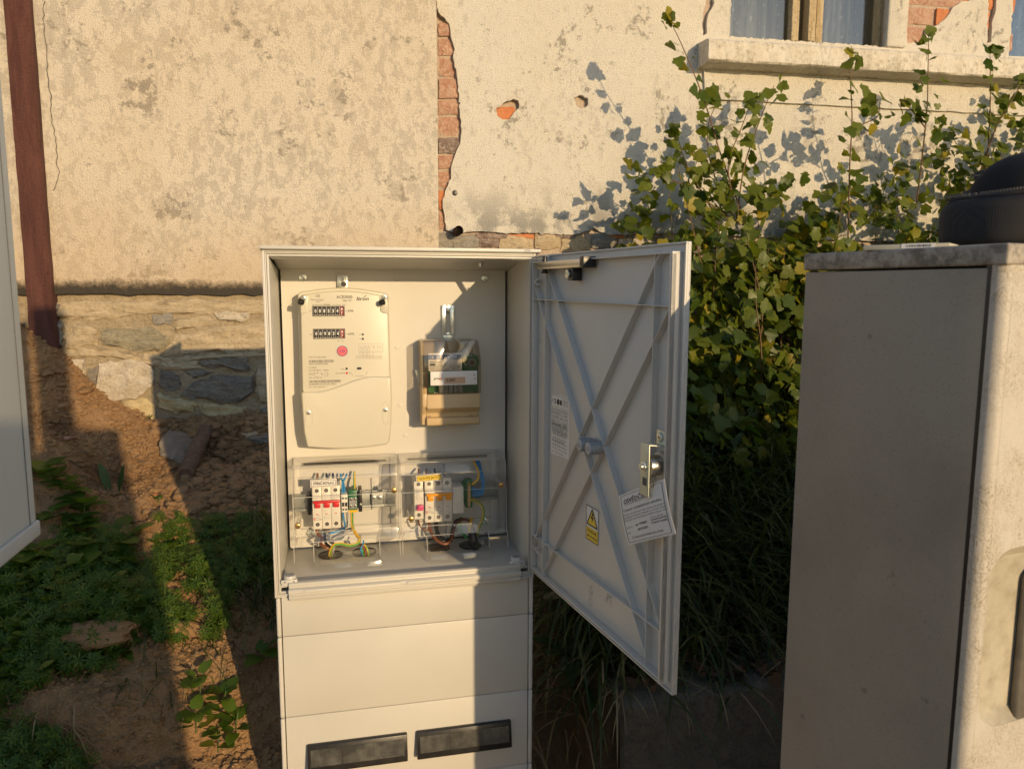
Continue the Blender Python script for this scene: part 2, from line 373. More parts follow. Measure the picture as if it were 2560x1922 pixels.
# ------------------------------------------------------------------ numpy noise
def vnoise(x, y, seed=0):
    xi = np.floor(x).astype(np.int64); yi = np.floor(y).astype(np.int64); fx = x-xi; fy = y-yi
    fx = fx*fx*(3-2*fx); fy = fy*fy*(3-2*fy)
    def h(a, b):
        n = (a*374761393+b*668265263+seed*974634777) & 0xffffffff
        n = ((n ^ (n >> 13))*1274126177) & 0xffffffff
        return ((n ^ (n >> 16)) & 0xffff)/65535.
    return (h(xi, yi)*(1-fx)+h(xi+1, yi)*fx)*(1-fy)+(h(xi, yi+1)*(1-fx)+h(xi+1, yi+1)*fx)*fy
def fbm(x, y, o=4, seed=0, rough=.5):
    s = 0; a = 1; t = 0
    for k in range(o):
        s = s+a*(vnoise(x*2**k+k*17.3, y*2**k-k*9.1, seed+k)-.5); t += a; a *= rough
    return s/t*2
def sstep(a, b, x):
    t = np.clip((x-a)/(b-a), 0, 1); return t*t*(3-2*t)
# ------------------------------------------------------------------ ground
def gbase(x, y):
    x = np.asarray(x, float); y = np.asarray(y, float)
    L = np.interp(y, [-2.5, -.6, -.2, .02, .23, .27, .39, .48, .68, .97, 1.15, 1.35, 1.5], [-1.30, -1.24, -1.1, -1.03, -.97, -.90, -.82, -.76, -.69, -.60, -.55, -.44, -.42])
    L = L+.34*sstep(-.48, -.95, x)*sstep(.55, 1.4, y)
    L = L+.05*sstep(-.25, -.5, x)*sstep(.7, .1, y)*sstep(-.4, 0, y)
    Rr = np.interp(y, [-2.5, -.2, .02, .045, .25, .9, 1.4, 1.6], [-1.30, -1.2, -1.16, -.855, -.80, -.47, -.26, -.24])
    M = np.interp(y, [-2.5, -.2, .1, .4, .7, 1.0, 1.4, 1.6], [-1.30, -1.2, -1.14, -.86, -.66, -.56, -.42, -.40])
    a = sstep(.30, .47, x); b = sstep(.58, .66, x)
    return (L*(1-a)+M*a)*(1-b)+Rr*b
def g(x, y):
    x = np.asarray(x, float); y = np.asarray(y, float)
    near = sstep(-4, -.5, y)*sstep(-3, -1.5, x)*sstep(4, 2.5, x)
    z = gbase(x, y)+near*(.030*fbm(x*3.1, y*3.1, 3, 5)+.022*fbm(x*14, y*14, 3, 9)+.018*np.abs(fbm(x*38, y*38, 3, 21))+.010*np.maximum(0, fbm(x*20, y*26, 2, 33)))
    # clay mound and slab of turf at the lower left
    z = z+.05*np.exp(-(((x+.42)/.07)**2+((y-.52)/.045)**2))
    return z
lx = np.arange(-1.7, 3.0, .0075); ly = np.arange(-1.2, 1.7, .0075)
LUT = g(*np.meshgrid(lx, ly)).tolist(); NLX, NLY = len(lx)-2, len(ly)-2
def gz(x, y):
    a = (x+1.7)/.0075; b = (y+1.2)/.0075; a = min(max(a, 0), NLX); b = min(max(b, 0), NLY); i = int(a); j = int(b); a -= i; b -= j
    r0 = LUT[j]; r1 = LUT[j+1]; return (r0[i]*(1-a)+r0[i+1]*a)*(1-b)+(r1[i]*(1-a)+r1[i+1]*a)*b
def on_ground(px, py):
    d = ray(px, py); t = .9
    while t < 6:
        p = CAM+d*t
        if p.z < gz(p.x, p.y):
            for k in range(10):
                t -= .005; p = CAM+d*t
                if p.z > gz(p.x, p.y): break
            return p
        t += .05
    return p
xs = np.concatenate([-np.geomspace(70, 1.15, 28)[:-1], np.arange(-1.15, 1.75, .0075), np.geomspace(1.75, 70, 28)])
ys = np.concatenate([-np.geomspace(70, .35, 30)[:-1], np.arange(-.35, 1.5, .0085), 1.5+np.geomspace(.05, 70, 16)])
X, Y = np.meshgrid(xs, ys); Z = g(X, Y)
nx, ny = len(xs), len(ys)
me = bpy.data.meshes.new('ground'); me.vertices.add(nx*ny); me.vertices.foreach_set('co', np.stack([X, Y, Z], -1).reshape(-1))
i, j = np.meshgrid(np.arange(nx-1), np.arange(ny-1)); q = (j*nx+i).reshape(-1)
idx = np.stack([q, q+1, q+nx+1, q+nx], 1)
me.loops.add(idx.size); me.loops.foreach_set('vertex_index', idx.reshape(-1)); me.polygons.add(len(idx))
me.polygons.foreach_set('loop_start', np.arange(0, idx.size, 4)); me.polygons.foreach_set('use_smooth', np.ones(len(idx), bool)); me.update(); me.validate()
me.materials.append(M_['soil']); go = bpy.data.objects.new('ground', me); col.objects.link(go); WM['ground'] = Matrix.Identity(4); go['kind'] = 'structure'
# ------------------------------------------------------------------ house walls
def surf(name, poly, holes, Yp, thick, step, mats, parent, F=None, amp=.003, seed=0, steiner_jit=.3, jag=0.):
    """sheet of render with ragged outline: filled outline with inner points, displaced, with its broken edge thickness"""
    poly = [Vector(p[:2]) if not isinstance(p, Vector) else p for p in poly]
    def ins(p, pg):
        c = False; n = len(pg); j = n-1
        for i in range(n):
            a, b = pg[i], pg[j]
            if (a[1] > p[1]) != (b[1] > p[1]) and p[0] < (b[0]-a[0])*(p[1]-a[1])/(b[1]-a[1])+a[0]: c = not c
            j = i
        return c
    rj = random.Random(seed+5)
    def dens(pg):
        out = []
        for a, b in zip(pg, pg[1:]+pg[:1]):
            a = Vector(a); b = Vector(b); n = max(1, int((b-a).length/(step*1.1)))
            for k in range(n):
                q_ = a.lerp(b, k/n)
                if k and jag: q_ = q_+Vector((rj.uniform(-jag, jag), rj.uniform(-jag, jag)))
                out.append(q_)
        return out
    loops = [dens(poly)]+[dens(h) for h in holes]
    pts = []; edges = []
    for lp in loops:
        b = len(pts); pts += lp; edges += [(b+k, b+(k+1) % len(lp)) for k in range(len(lp))]
    nb = len(pts)
    x0 = min(p[0] for p in poly); x1 = max(p[0] for p in poly); z0 = min(p[1] for p in poly); z1 = max(p[1] for p in poly)
    r = random.Random(seed)
    bp = np.array([p[:] for p in pts])
    def insv(Q, pg):
        c = np.zeros(len(Q), bool); n = len(pg); j = n-1
        for i in range(n):
            a, b = pg[i], pg[j]
            if a[1] != b[1]: c ^= ((a[1] > Q[:, 1]) != (b[1] > Q[:, 1])) & (Q[:, 0] < (b[0]-a[0])*(Q[:, 1]-a[1])/(b[1]-a[1])+a[0])
            j = i
        return c
    def good(Q):
        k = insv(Q, poly)
        for h in holes: k &= ~insv(Q, h)
        return k
    rs = np.random.RandomState(seed+1); gx, gy_ = np.meshgrid(np.arange(x0+step/2, x1, step), np.arange(z0+step/2, z1, step))
    Q = np.stack([gx.ravel(), gy_.ravel()], 1); Q = Q+rs.uniform(-1, 1, Q.shape)*step*steiner_jit; Q = Q[good(Q)]
    cell = set((int(p[0]/step*1.1), int(p[1]/step*1.1)) for p in bp)
    pts += [Vector(p) for p in Q.tolist() if (int(p[0]/step*1.1), int(p[1]/step*1.1)) not in cell]
    vo, eo, fo, *_ = delaunay_2d_cdt(pts, edges, [], 0, 1e-6)
    V_ = np.array([v[:] for v in vo]); cen = np.array([V_[list(f)].mean(0) for f in fo]) if fo else np.zeros((0, 2)); ok_ = good(cen)
    fs = [tuple(f) for f, k in zip(fo, ok_) if k]
    A = np.array([v[:] for v in vo]); D = amp*(fbm(A[:, 0]*6, A[:, 1]*6, 3, seed)+.6*fbm(A[:, 0]*30, A[:, 1]*30, 3, seed+4))
    mb = MB(F); n = len(vo); vs = [(A[k, 0], Yp-D[k], A[k, 1]) for k in range(n)]
    cnt = {}
    for f in fs:
        for a, b in zip(f, f[1:]+f[:1]): cnt[(a, b)] = 1
    bd = [(a, b) for (a, b) in cnt if (b, a) not in cnt]
    mp = {}
    for a, b in bd:
        for k in (a, b):
            if k not in mp: mp[k] = len(vs); vs.append((A[k, 0], Yp+thick, A[k, 1]))
    allf = fs+[(a, b, mp[b], mp[a]) for a, b in bd]
    mb.add(vs, allf); return mb.build(name, mats, parent, smooth=True)
def pxz(lst, Yp): return [Vector((by(x, y, Yp).x, by(x, y, Yp).z)) for x, y in lst]
def rough_piece(name, poly, y_front, y_back, m, parent, F=None, cuts=3, amp=.006, seed=0, bev=.006):
    """a stone or brick: outline in x-z, real depth, rounded arrises, uneven face"""
    bm = bmesh.new(); n = len(poly)
    vs = [bm.verts.new((p[0], y_front, p[1])) for p in poly]; f = bm.faces.new(vs)
    bmesh.ops.triangulate(bm, faces=[f])
    bmesh.ops.subdivide_edges(bm, edges=bm.edges[:], cuts=cuts, use_grid_fill=True)
    bd = [e for e in bm.edges if e.is_boundary]; bset = set(v for e in bd for v in e.verts)
    cx = sum(p[0] for p in poly)/n; cz = sum(p[1] for p in poly)/n
    for v in bm.verts:
        o = Vector((v.co.x*22+seed*3.7, v.co.z*30, seed*1.3)); k = noise.noise(o)*amp+noise.noise(o*3)*amp*.45
        if v in bset:
            v.co.x += noise.noise(o*1.7)*amp*.9; v.co.z += noise.noise(o*2.1)*amp*.9; v.co.y += bev
        else: v.co.y -= k
    r = bmesh.ops.extrude_edge_only(bm, edges=bd)
    for v in [e for e in r['geom'] if isinstance(e, bmesh.types.BMVert)]: v.co.y = y_back
    mb = MB(F); bm.verts.index_update(); mb.add([v.co[:] for v in bm.verts], [[v.index for v in f.verts] for f in bm.faces]); bm.free()
    return mb.build(name, m, parent, smooth=True)
YL = 1.385   # face of the left wall's render
lw = empty('roughcast_wall', (-.1, 1.55, -.5), 'weathered beige roughcast wall with a rubble stone base behind the open meter cabinet', 'wall')
xe = by(1094, 300, YL).x
zb = by(300, 737, YL).z
MB().box(-2.2, xe-.004, 1.414, 1.75, -.75, zb+.02).box(-2.2, xe-.004, 1.402, 1.75, zb+.01, 1.35).build('wall_core', M_['mortar'], lw)
# rendered face with uneven bottom edge
bot = []
rr = random.Random(3); x = -2.2
while x < xe: bot.append((x, zb+rr.uniform(-.004, .004))); x += .03
poly = bot+[(xe, zb-.02), (xe, .35), (xe-.001, 1.3), (-2.2, 1.3)]
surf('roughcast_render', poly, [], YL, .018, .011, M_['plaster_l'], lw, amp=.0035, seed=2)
# hairline crack and scabbed strip near the post: recessed dark line pieces standing open in the render
ck = [(113, 5), (108, 60), (117, 120), (118, 175), (127, 240), (131, 300), (140, 345), (143, 395), (148, 440), (140, 468), (133, 480)]
mb = MB(); pp = []
for a, b in zip(ck, ck[1:]):
    for k in range(5):
        t = k/5; pp.append((a[0]+(b[0]-a[0])*t+rr.uniform(-3, 3), a[1]+(b[1]-a[1])*t))
for a, b in zip(pp, pp[1:]):
    P0 = by(*a, YL); P1 = by(*b, YL); w_ = .0004+rr.random()*.0009
    mb.add([(P0.x-w_, YL-.0042, P0.z), (P0.x+w_, YL-.0042, P0.z), (P1.x+w_, YL-.0042, P1.z), (P1.x-w_, YL-.0042, P1.z), (P0.x, YL+.002, P0.z), (P1.x, YL+.002, P1.z)], [(0, 1, 2, 3), (0, 4, 5, 3), (1, 2, 5, 4)])
mb.build('crack', M_['seam'], lw)
STN = [('st_tan', [(118, 756), (300, 752), (520, 752), (680, 750), (690, 782), (560, 786), (440, 786), (360, 784), (250, 800), (150, 796), (118, 786)], .004),
 ('st_green', [(252, 824), (379, 818), (428, 845), (396, 878), (347, 880), (255, 862)], .0), ('st_tan', [(436, 843), (560, 815), (690, 803), (690, 877), (545, 880), (408, 887)], .002),
 ('st_blue', [(374, 791), (428, 784), (433, 808), (390, 812)], .0), ('st_white', [(534, 783), (580, 776), (626, 784), (620, 803), (553, 803)], -.002),
 ('st_tan', [(160, 815), (200, 806), (240, 822), (247, 862), (205, 870), (162, 866)], .0), ('st_tan', [(440, 795), (520, 792), (545, 806), (470, 822), (436, 830)], .004),
 ('st_white', [(253, 908), (300, 900), (361, 905), (383, 922), (387, 960), (337, 994), (260, 1006), (240, 992), (250, 946)], -.004),
 ('st_white', [(165, 898), (210, 896), (217, 917), (207, 965), (185, 985), (166, 975)], .0), ('st_dark', [(221, 920), (247, 917), (241, 985), (231, 997), (205, 975)], .004),
 ('st_blue', [(130, 800), (156, 806), (156, 866), (131, 862)], .002), ('st_blue', [(133, 898), (161, 900), (162, 960), (136, 958)], .002), ('st_dark', [(128, 758), (150, 762), (150, 792), (129, 788)], .0),
 ('st_dark', [(495, 905), (560, 898), (623, 896), (625, 920), (603, 927), (553, 913), (524, 920)], -.004), ('st_dark', [(452, 990), (483, 953), (541, 936), (632, 944), (634, 980), (601, 1004), (541, 1003)], -.004),
 ('st_dark', [(404, 925), (435, 929), (454, 955), (444, 975), (416, 978), (396, 963)], .0), ('st_yellow', [(392, 984), (449, 994), (490, 1008), (483, 1028), (435, 1033), (396, 1020)], .002),
 ('st_yellow', [(495, 1009), (556, 1010), (613, 1016), (622, 1045), (517, 1047)], .002), ('st_dark', [(627, 1036), (668, 1016), (700, 1012), (700, 1068), (642, 1062)], -.006),
 ('st_yellow', [(262, 1016), (320, 1000), (361, 994), (388, 1010), (390, 1048), (313, 1050), (270, 1040)], .002), ('st_tan', [(640, 925), (700, 920), (700, 1005), (652, 1003), (640, 975)], .0),
 ('st_tan', [(167, 872), (250, 868), (340, 886), (420, 893), (480, 890), (560, 884), (690, 882), (690, 890), (560, 893), (470, 903), (385, 915), (300, 896), (220, 890), (167, 893)], .006),
 ('st_dark', [(462, 930), (500, 925), (540, 930), (480, 948)], .004), ('st_tan', [(400, 896), (490, 902), (515, 922), (455, 925), (402, 918)], .004)]
surf('mortar_face', [(-2.2, -.75), (xe-.004, -.75), (xe-.004, zb+.004), (-2.2, zb+.004)], [], 1.407, .006, .012, M_['mortar'], lw, amp=.007, seed=15)
for k, (m, pl, dy) in enumerate(STN):
    rough_piece('stone' if k == 0 else 'stone', pxz(pl, 1.40), 1.391+dy, 1.43, M_[m], lw, cuts=5, amp=.013, seed=k, bev=.006)
# stones out of sight behind the cabinet and the soil
for k in range(10):
    cx = .02+.11*(k % 5); cz = -.13-.17*(k//5); w = .045; h = .06
    rough_piece('stone', [(cx-w, cz-h), (cx+w, cz-h*.9), (cx+w*.95, cz+h), (cx-w*.9, cz+h*.85)], 1.395, 1.43, M_['st_tan' if k % 2 else 'st_green'], lw, cuts=2, amp=.008, seed=40+k)
# ------------------------------------------------------------------ right wall: own frame, turned a little towards the viewer
HX = xe+.002; RW = RD(-2.6)
FR = Matrix.Translation((HX, 1.43, 0)) @ Matrix.Rotation(RW, 4, 'Z')
nR = FR.to_3x3() @ Vector((0, 1, 0)); FRi = FR.inverted()
def rp(x, y, d=0.):
    """photo position on the right wall's plane (d metres behind its face) in wall coordinates (x along, z up)"""
    p = FRi @ bpl(x, y, FR @ Vector((0, d, 0)), nR); return Vector((p.x, p.z))
def rps(l, d=0.): return [rp(x, y, d) for x, y in l]
hw = empty('house_wall', (HX, 1.43, -.5), 'cracked cream plastered house wall with bare brick strip, window ledge and windows above the bushes', 'wall', rz=RW)
E0 = [(1091, -60), (1091, 0), (1095, 28), (1112, 45), (1123, 60), (1127, 93), (1137, 123), (1133, 146), (1141, 175), (1146, 217), (1150, 284), (1154, 321), (1151, 358), (1136, 392), (1128, 418), (1128, 444), (1112, 482), (1107, 508), (1112, 541), (1115, 575)]
Bt = [(1150, 581), (1200, 578), (1260, 583), (1330, 582), (1380, 586), (1445, 586), (1462, 579), (1486, 571), (1500, 580), (1520, 586), (1600, 584), (1680, 582), (1760, 586), (1900, 592), (2100, 600), (2700, 620)]
W0 = rp(1824, 92); W1 = rp(2215, 118)
win = [Vector((W0.x, W0.y-.0)), Vector((W1.x, W0.y)), Vector((W1.x, 1.5)), Vector((W0.x, 1.5))]
hole1 = rps([(1240, 272), (1255, 262), (1283, 248), (1296, 252), (1298, 270), (1284, 283), (1272, 300), (1255, 299), (1243, 290)])
hole2 = rps([(1435, 245), (1450, 237), (1470, 246), (1471, 262), (1455, 271), (1440, 263)])
hole3 = rps([(2268, -60), (2268, 108), (2300, 110), (2312, 90), (2318, 70), (2346, 62), (2366, 45), (2382, 20), (2410, 3), (2432, 2), (2450, -60)])
w2l = rp(2522, 140); win2 = [Vector((w2l.x, w2l.y)), Vector((w2l.x+.9, w2l.y)), Vector((w2l.x+.9, 1.5)), Vector((w2l.x, 1.5))]
top = 1.42
def clampz(l): return [Vector((p.x, min(p.y, 1.39))) for p in l]
poly = [Vector((rp(1091, 10).x, top))]+rps(E0)[1:]+rps(Bt)+[Vector((rp(2700, 620).x+.25, top))]
# window openings are notches from the top of the sheet
def notch(pl, wl):
    a, b, c, d = wl; return pl+[Vector((b.x, top)), Vector((b.x, a.y)), Vector((a.x, a.y)), Vector((a.x, top))]
poly = notch(notch(poly, win2), win)
hole4 = clampz(rps([(1764, -60), (1792, -60), (1786, 8), (1770, 42), (1768, 84), (1757, 90), (1758, 40), (1766, 0)])); hole5 = clampz(rps([(2470, -60), (2494, -60), (2490, 26), (2480, 60), (2478, 106), (2467, 108), (2472, 30)]))
surf('cream_plaster', poly, [hole1, hole2, clampz(hole3), hole4, hole5], 0., .018, .011, M_['plaster_r'], hw, FR, amp=.0025, seed=11, jag=.0035)
MB(FR).box(-.0, W0.x, .021, .35, -.9, top).box(W0.x, W1.x, .021, .35, -.9, W0.y-.002).box(W1.x, w2l.x, .021, .35, -.9, top).box(w2l.x, w2l.x+1.3, .021, .35, -.9, w2l.y-.002).build('masonry_core', M_['brick_mortar'], hw)
# bricks of the bare strip (some whole, some behind the broken plaster edge)
BR = [(56, 90, 'brick'), (96, 138, 'brick'), (144, 192, 'brick'), (198, 245, 'brick'), (251, 286, 'brick'), (292, 338, 'brick'), (344, 383, 'brick_d'), (388, 422, 'brick'), (428, 472, 'brick'), (478, 523, 'brick_o'), (529, 572, 'brick'), (6, 50, 'brick')]
for k, (a, b, m) in enumerate(BR):
    q = rps([(1097, b), (1175 if k % 2 else 1165, b), (1175 if k % 2 else 1165, a), (1097, a)], .01)
    rough_piece('brick', q, .009+.004*(k % 3), .03, M_[m], hw, FR, cuts=3, amp=.005, seed=60+k, bev=.004)
rough_piece('brick', rps([(1232, 268), (1287, 266), (1287, 302), (1232, 304)], .01), .008, .03, M_['brick_o'], hw, FR, cuts=4, amp=.005, seed=81)
# bricks of the patch between the windows
z0 = rp(2300, 108).y; bh = .062; r_ = random.Random(5)
for row in range(7):
    xx = rp(2268, 100).x+.004-.0*(row % 2)
    while xx < rp(2450, 50).x:
        zz = z0+row*(bh+.012); L = .235 if (row % 2 == 0 or xx > rp(2290, 100).x) else .115
        rough_piece('brick', [(xx, zz), (xx+L, zz), (xx+L, zz+bh), (xx, zz+bh)], .008+r_.uniform(-.003, .008), .03, M_['brick_o' if r_.random() < .6 else 'brick'], hw, FR, cuts=3, amp=.005, seed=90+row*7+int(xx*10), bev=.004)
        xx += L+.012
# rubble under the plaster edge
q = [(1100, 600, 60, 'st_blue'), (1160, 604, 70, 'st_blue'), (1225, 596, 50, 'brick_d'), (1290, 605, 80, 'st_tan'), (1370, 600, 60, 'st_tan'), (1440, 606, 70, 'st_tan'), (1510, 600, 60, 'st_blue'), (1590, 612, 90, 'st_white'), (1680, 604, 70, 'st_tan'), (1760, 612, 80, 'st_dark'), (1850, 616, 90, 'st_tan')]
for k, (cx, cy, w, m) in enumerate(q):
    for lv in range(4):
        c = [(cx-w*.52+lv*9, cy+lv*52+20), (cx+w*.1, cy+lv*52+25), (cx+w*.5+lv*9, cy+lv*52+18), (cx+w*.55, cy+lv*52-8), (cx+w*.2, cy+lv*52-20), (cx-w*.5, cy+lv*52-14)]
        rough_piece('stone', rps(c, .01), .004+.003*((k+lv) % 3), .04, M_[m if lv == 0 else ('st_tan', 'st_blue', 'st_white')[(k+lv) % 3]], hw, FR, cuts=3, amp=.009, seed=120+k*4+lv)
for k, (a, b) in enumerate([(1190, 1270), (1275, 1335), (1345, 1440), (1500, 1560), (1570, 1660)]):
    rough_piece('brick', rps([(a, 596), (b, 597), (b, 586), (a, 586)], .01), .006, .03, M_['brick_o' if k % 2 else 'brick_d'], hw, FR, cuts=2, amp=.004, seed=170+k, bev=.003)
# ledge
s0 = rp(1773, 97, -.10); s1 = rp(1773, 151, -.10); sr = rp(2560, 146, -.10); L0, L1 = s0.x, sr.x+.6
mb = MB(FR); n = 90; vs = []; fs = []
prof = [(.0, .012), (-.09, .004), (-.10, -.006), (-.10, s1.y-s0.y+.006), (-.094, s1.y-s0.y), (.0, s1.y-s0.y-.006)]
slope = (sr.y-s0.y)/(sr.x-s0.x)*.35
for k in range(n+1):
    x = L0+(L1-L0)*k/n
    for (yy, zz) in prof:
        d = .0035*noise.noise(Vector((x*17, yy*30, zz*40))); vs.append((x, yy+d, s0.y+zz+d+slope*(x-L0)))
for k in range(n):
    for i in range(6): fs.append((k*6+i, k*6+(i+1) % 6, (k+1)*6+(i+1) % 6, (k+1)*6+i))
fs += [tuple(range(6)), tuple(range(n*6, n*6+6))]
mb.add(vs, fs); mb.build('window_ledge', M_['sill'], hw, smooth=True)
# raised apron band under the ledge, with its worn lower edge
a0 = rp(1756, 175).x; az = rp(1790, 250).y; a2 = rp(2500, 288).y
pts = [Vector((a0, s1.y-.0)), Vector((a0+.008, az+.03)), Vector((a0+.035, az+.002))]
xx = a0+.06
while xx < L1: pts.append(Vector((xx, az+(a2-az)*(xx-a0)/1.35+random.uniform(-.0015, .002)))); xx += .05
pts.append(Vector((L1, s1.y+.04)))
surf('apron', pts, [], -.012, .012, .02, M_['plaster_r'], hw, FR, amp=.002, seed=31)
# jamb pilaster and cracked plaster strip right of the window
MB(FR).box(W0.x-.002, W0.x+.0, .0, .12, W0.y, top).build('reveal', M_['plaster_r'], hw)
mb = MB(FR); mb.box(W1.x-.006, W1.x+rp(2265, 60).x-W1.x, -.014, .02, W0.y-.002, top); mb.build('pilaster', M_['plaster_r'], hw, bevel=.008, seg=3)
for (a, b, nm) in ((W0.x, W1.x, 'window'), (w2l.x, w2l.x+.9, 'window')):
    zz = W0.y if a == W0.x else w2l.y
    def X_(px): return rp(px, 60, .07).x-a
    fr = MB(FR)
    y0, y1 = .035, .09
    fr.box(a, b, y0+.02, y1+.03, zz, zz+.012)
    if nm == 'window' and a == W0.x:
        fr.box(a+X_(1968), a+X_(1986), y0, y1, zz+.012, top); fr.box(a+X_(2006), a+X_(2024), y0-.01, y1, zz+.012, top); fr.box(a+X_(2028), a+X_(2045), y0, y1, zz+.012, top)
        fr.box(a+X_(2180), a+X_(2194), y0, y1, zz+.012, top); fr.box(a+X_(2197), a+X_(2212), y0-.012, y1, zz+.012, top); fr.box(a-.001, a+.012, y0, y1, zz+.012, top)
    else:
        fr.box(a+.002, a+.03, y0, y1, zz+.012, top); fr.box(a+.4, a+.45, y0, y1, zz+.012, top)
    wdn = fr.build(nm, M_['wood_w'], hw, bevel=.003)
    MB(FR).box(a+.002, b-.002, .066, .069, zz+.013, top).build('pane', M_['glass'], wdn)
    cu = MB(FR); n = 120; vs = []; fs = []
    for k in range(n+1):
        x = a+(b-a)*k/n; yy = .16+.014*math.sin(x*70)+.006*math.sin(x*190+1)
        vs += [(x, yy, zz-.02), (x, yy, top)]
    fs = [(2*k, 2*k+2, 2*k+3, 2*k+1) for k in range(n)]
    cu.add(vs, fs).build('curtain', M_['curtain'], wdn, smooth=True)
    MB(FR).box(a-.05, b+.05, .5, .52, zz-.2, top).build('dark_interior', M_['black'], wdn)
# vent and pipe stub at the wall
tag(MB(FR).cyl((rp(1137, 483).x, -.002, rp(1137, 483).y), (rp(1137, 483).x, .02, rp(1137, 483).y), .0105, n=18).build('vent_plug', M_['black'], None, bevel=.002), 'small dark plug set in the cream plaster beside the brick strip', 'plug')
tag(MB(FR).cyl((rp(1143, 579).x, -.055, rp(1143, 579).y), (rp(1143, 579).x, .03, rp(1143, 579).y), .0165, n=18, cap=False).cyl((rp(1143, 579).x, -.053, rp(1143, 579).y), (rp(1143, 579).x, .03, rp(1143, 579).y), .0135, n=18, cap=False).build('pipe_stub', M_['wood_red'], None, smooth=True), 'short rusty pipe stub sticking out at the foot of the brick strip', 'pipe')
# ------------------------------------------------------------------ post at the left end of the wall
xp0 = by(11, 0, 1.36).x; xp1 = by(75, 0, 1.36).x
mb = MB(); n = 60; vs = []; fs = []
for k in range(n+1):
    z = -.45+1.8*k/n
    for (x, y) in ((xp0, 1.35), (xp1-.012, 1.35), (xp1, 1.36), (xp1, 1.43), (xp0, 1.43)):
        d = .002*noise.noise(Vector((x*20, y*9, z*14))); vs.append((x+d, y+d, z))
for k in range(n):
    for i in range(5): fs.append((k*5+i, k*5+(i+1) % 5, (k+1)*5+(i+1) % 5, (k+1)*5+i))
fs += [(4, 3, 2, 1, 0), tuple(range(n*5, n*5+5))]
tag(mb.add(vs, fs).build('wooden_post', M_['wood_red']), 'dark red-brown wooden post at the left end of the roughcast wall', 'post')
# concrete footing block at the lower right
r_ = random.Random(8)
mb = MB(); xb0, xb1 = .665, 1.75; n = 60; vs = []; fs = []
prof = [(.30, -1.3), (.30, -.835), (.20, -.83), (.10, -.828), (.035, -.832), (.022, -.842), (.016, -.90), (.012, -1.0), (.01, -1.1), (.006, -1.3)]
for k in range(n+1):
    x = xb0+(xb1-xb0)*k/n
    for (yy, zz) in prof:
        o = Vector((x*14, yy*14, zz*14)); d = .007*noise.noise(o)+.004*noise.noise(o*3); vs.append((x+d, yy+d, zz+d+(.012 if zz > -.9 else 0)*sstep(.66, 1.3, x)))
m_ = len(prof)
for k in range(n):
    for i in range(m_): fs.append((k*m_+i, k*m_+(i+1) % m_, (k+1)*m_+(i+1) % m_, (k+1)*m_+i))
fs += [tuple(range(m_)), tuple(range(n*m_, n*m_+m_))]
tag(mb.add(vs, fs).build('concrete_block', M_['concrete'], smooth=True), 'dark mossy concrete block under the bushes between the open door and the grey cabinet', 'block')
# ================================================================== the meter cabinet
W = .47; ZT, ZB = .0723, -.5327
cab = empty('meter_cabinet', (W/2, .12, -1.15), 'open pale grey meter cabinet on a pillar with its ribbed door swung right', 'meter cabinet')
P = M_['plastic']
mb = MB(); t = .0107
mb.box(0, t, .0045, .25, ZB+.002, ZT-.004).box(W-t, W, .0045, .25, ZB+.002, ZT-.004)
mb.prism([(.0045, ZT-t-.001), (.19, ZT-t-.004), (.25, .030), (.25, .036), (.0045, ZT-.002)], 'x', t, W-t)   # ceiling
mb.box(t, W-t, .0045, .25, -.5165, -.512)       # floor
mb.box(t, W-t, .246, .25, -.512, .03)
mb.build('housing', P, cab, bevel=.0012)
# front frame: three nested ridges
mb = MB()
def ring(x0, x1, z0, z1, w, y0, y1):
    mb.box(x0, x0+w, y0, y1, z0, z1).box(x1-w, x1, y0, y1, z0, z1).box(x0+w, x1-w, y0, y1, z1-w, z1).box(x0+w, x1-w, y0, y1, z0, z0+w)
ring(0, W, ZB, ZT, .0042, .0, .006); ring(.0045, W-.0045, ZB+.0045, ZT-.0045, .0022, -.0006, .006); ring(.0074, W-.0074, ZB+.0074, ZT-.0074, .0036, .0005, .006)
mb.build('front_frame', P, cab, bevel=.0006)
mb = MB(); mb.prism([(-.011, .0727), (.252, .037), (.252, .043), (-.011, .0785)], 'x', -.002, W+.007); mb.build('lid', P, cab, bevel=.001)
mb = MB(); mb.cm = 0; put_text(mb, '77PW', W-.024, .0738, .0032, .011, y=-.0113); mb.build('marking', M_['ink'], cab)
# board with rounded corners
def rrect(x0, x1, z0, z1, r, n=5):
    o = []
    for cx, cz, a in ((x1-r, z1-r, 0), (x0+r, z1-r, 90), (x0+r, z0+r, 180), (x1-r, z0+r, 270)):
        for k in range(n+1): b = RD(a+90*k/n); o.append((cx+r*math.cos(b), cz+r*math.sin(b)))
    return o
YB = .189
MB().prism(rrect(.0152, .4549, -.508, .0569, .004), 'y', YB, YB+.004).build('mounting_board', M_['board'], cab, smooth=False)
for (px, py) in ((757, 694), (1212, 696)):
    p = by(px, py, YB); mb = MB(); mb.cyl((p.x, YB-.0026, p.z), (p.x, YB, p.z), .0075, .0082, n=24); s_ = mb.build('board_screw', M_['zinc'], cab, bevel=.0006)
    mb = MB(); F = Matrix.Translation((p.x, 0, p.z)) @ Matrix.Rotation(RD(50 if px < 900 else 80), 4, 'Y'); rect(mb, -.006, .006, -.0006, .0006, YB-.0028, F); mb.build('slot', M_['seam'], s_)
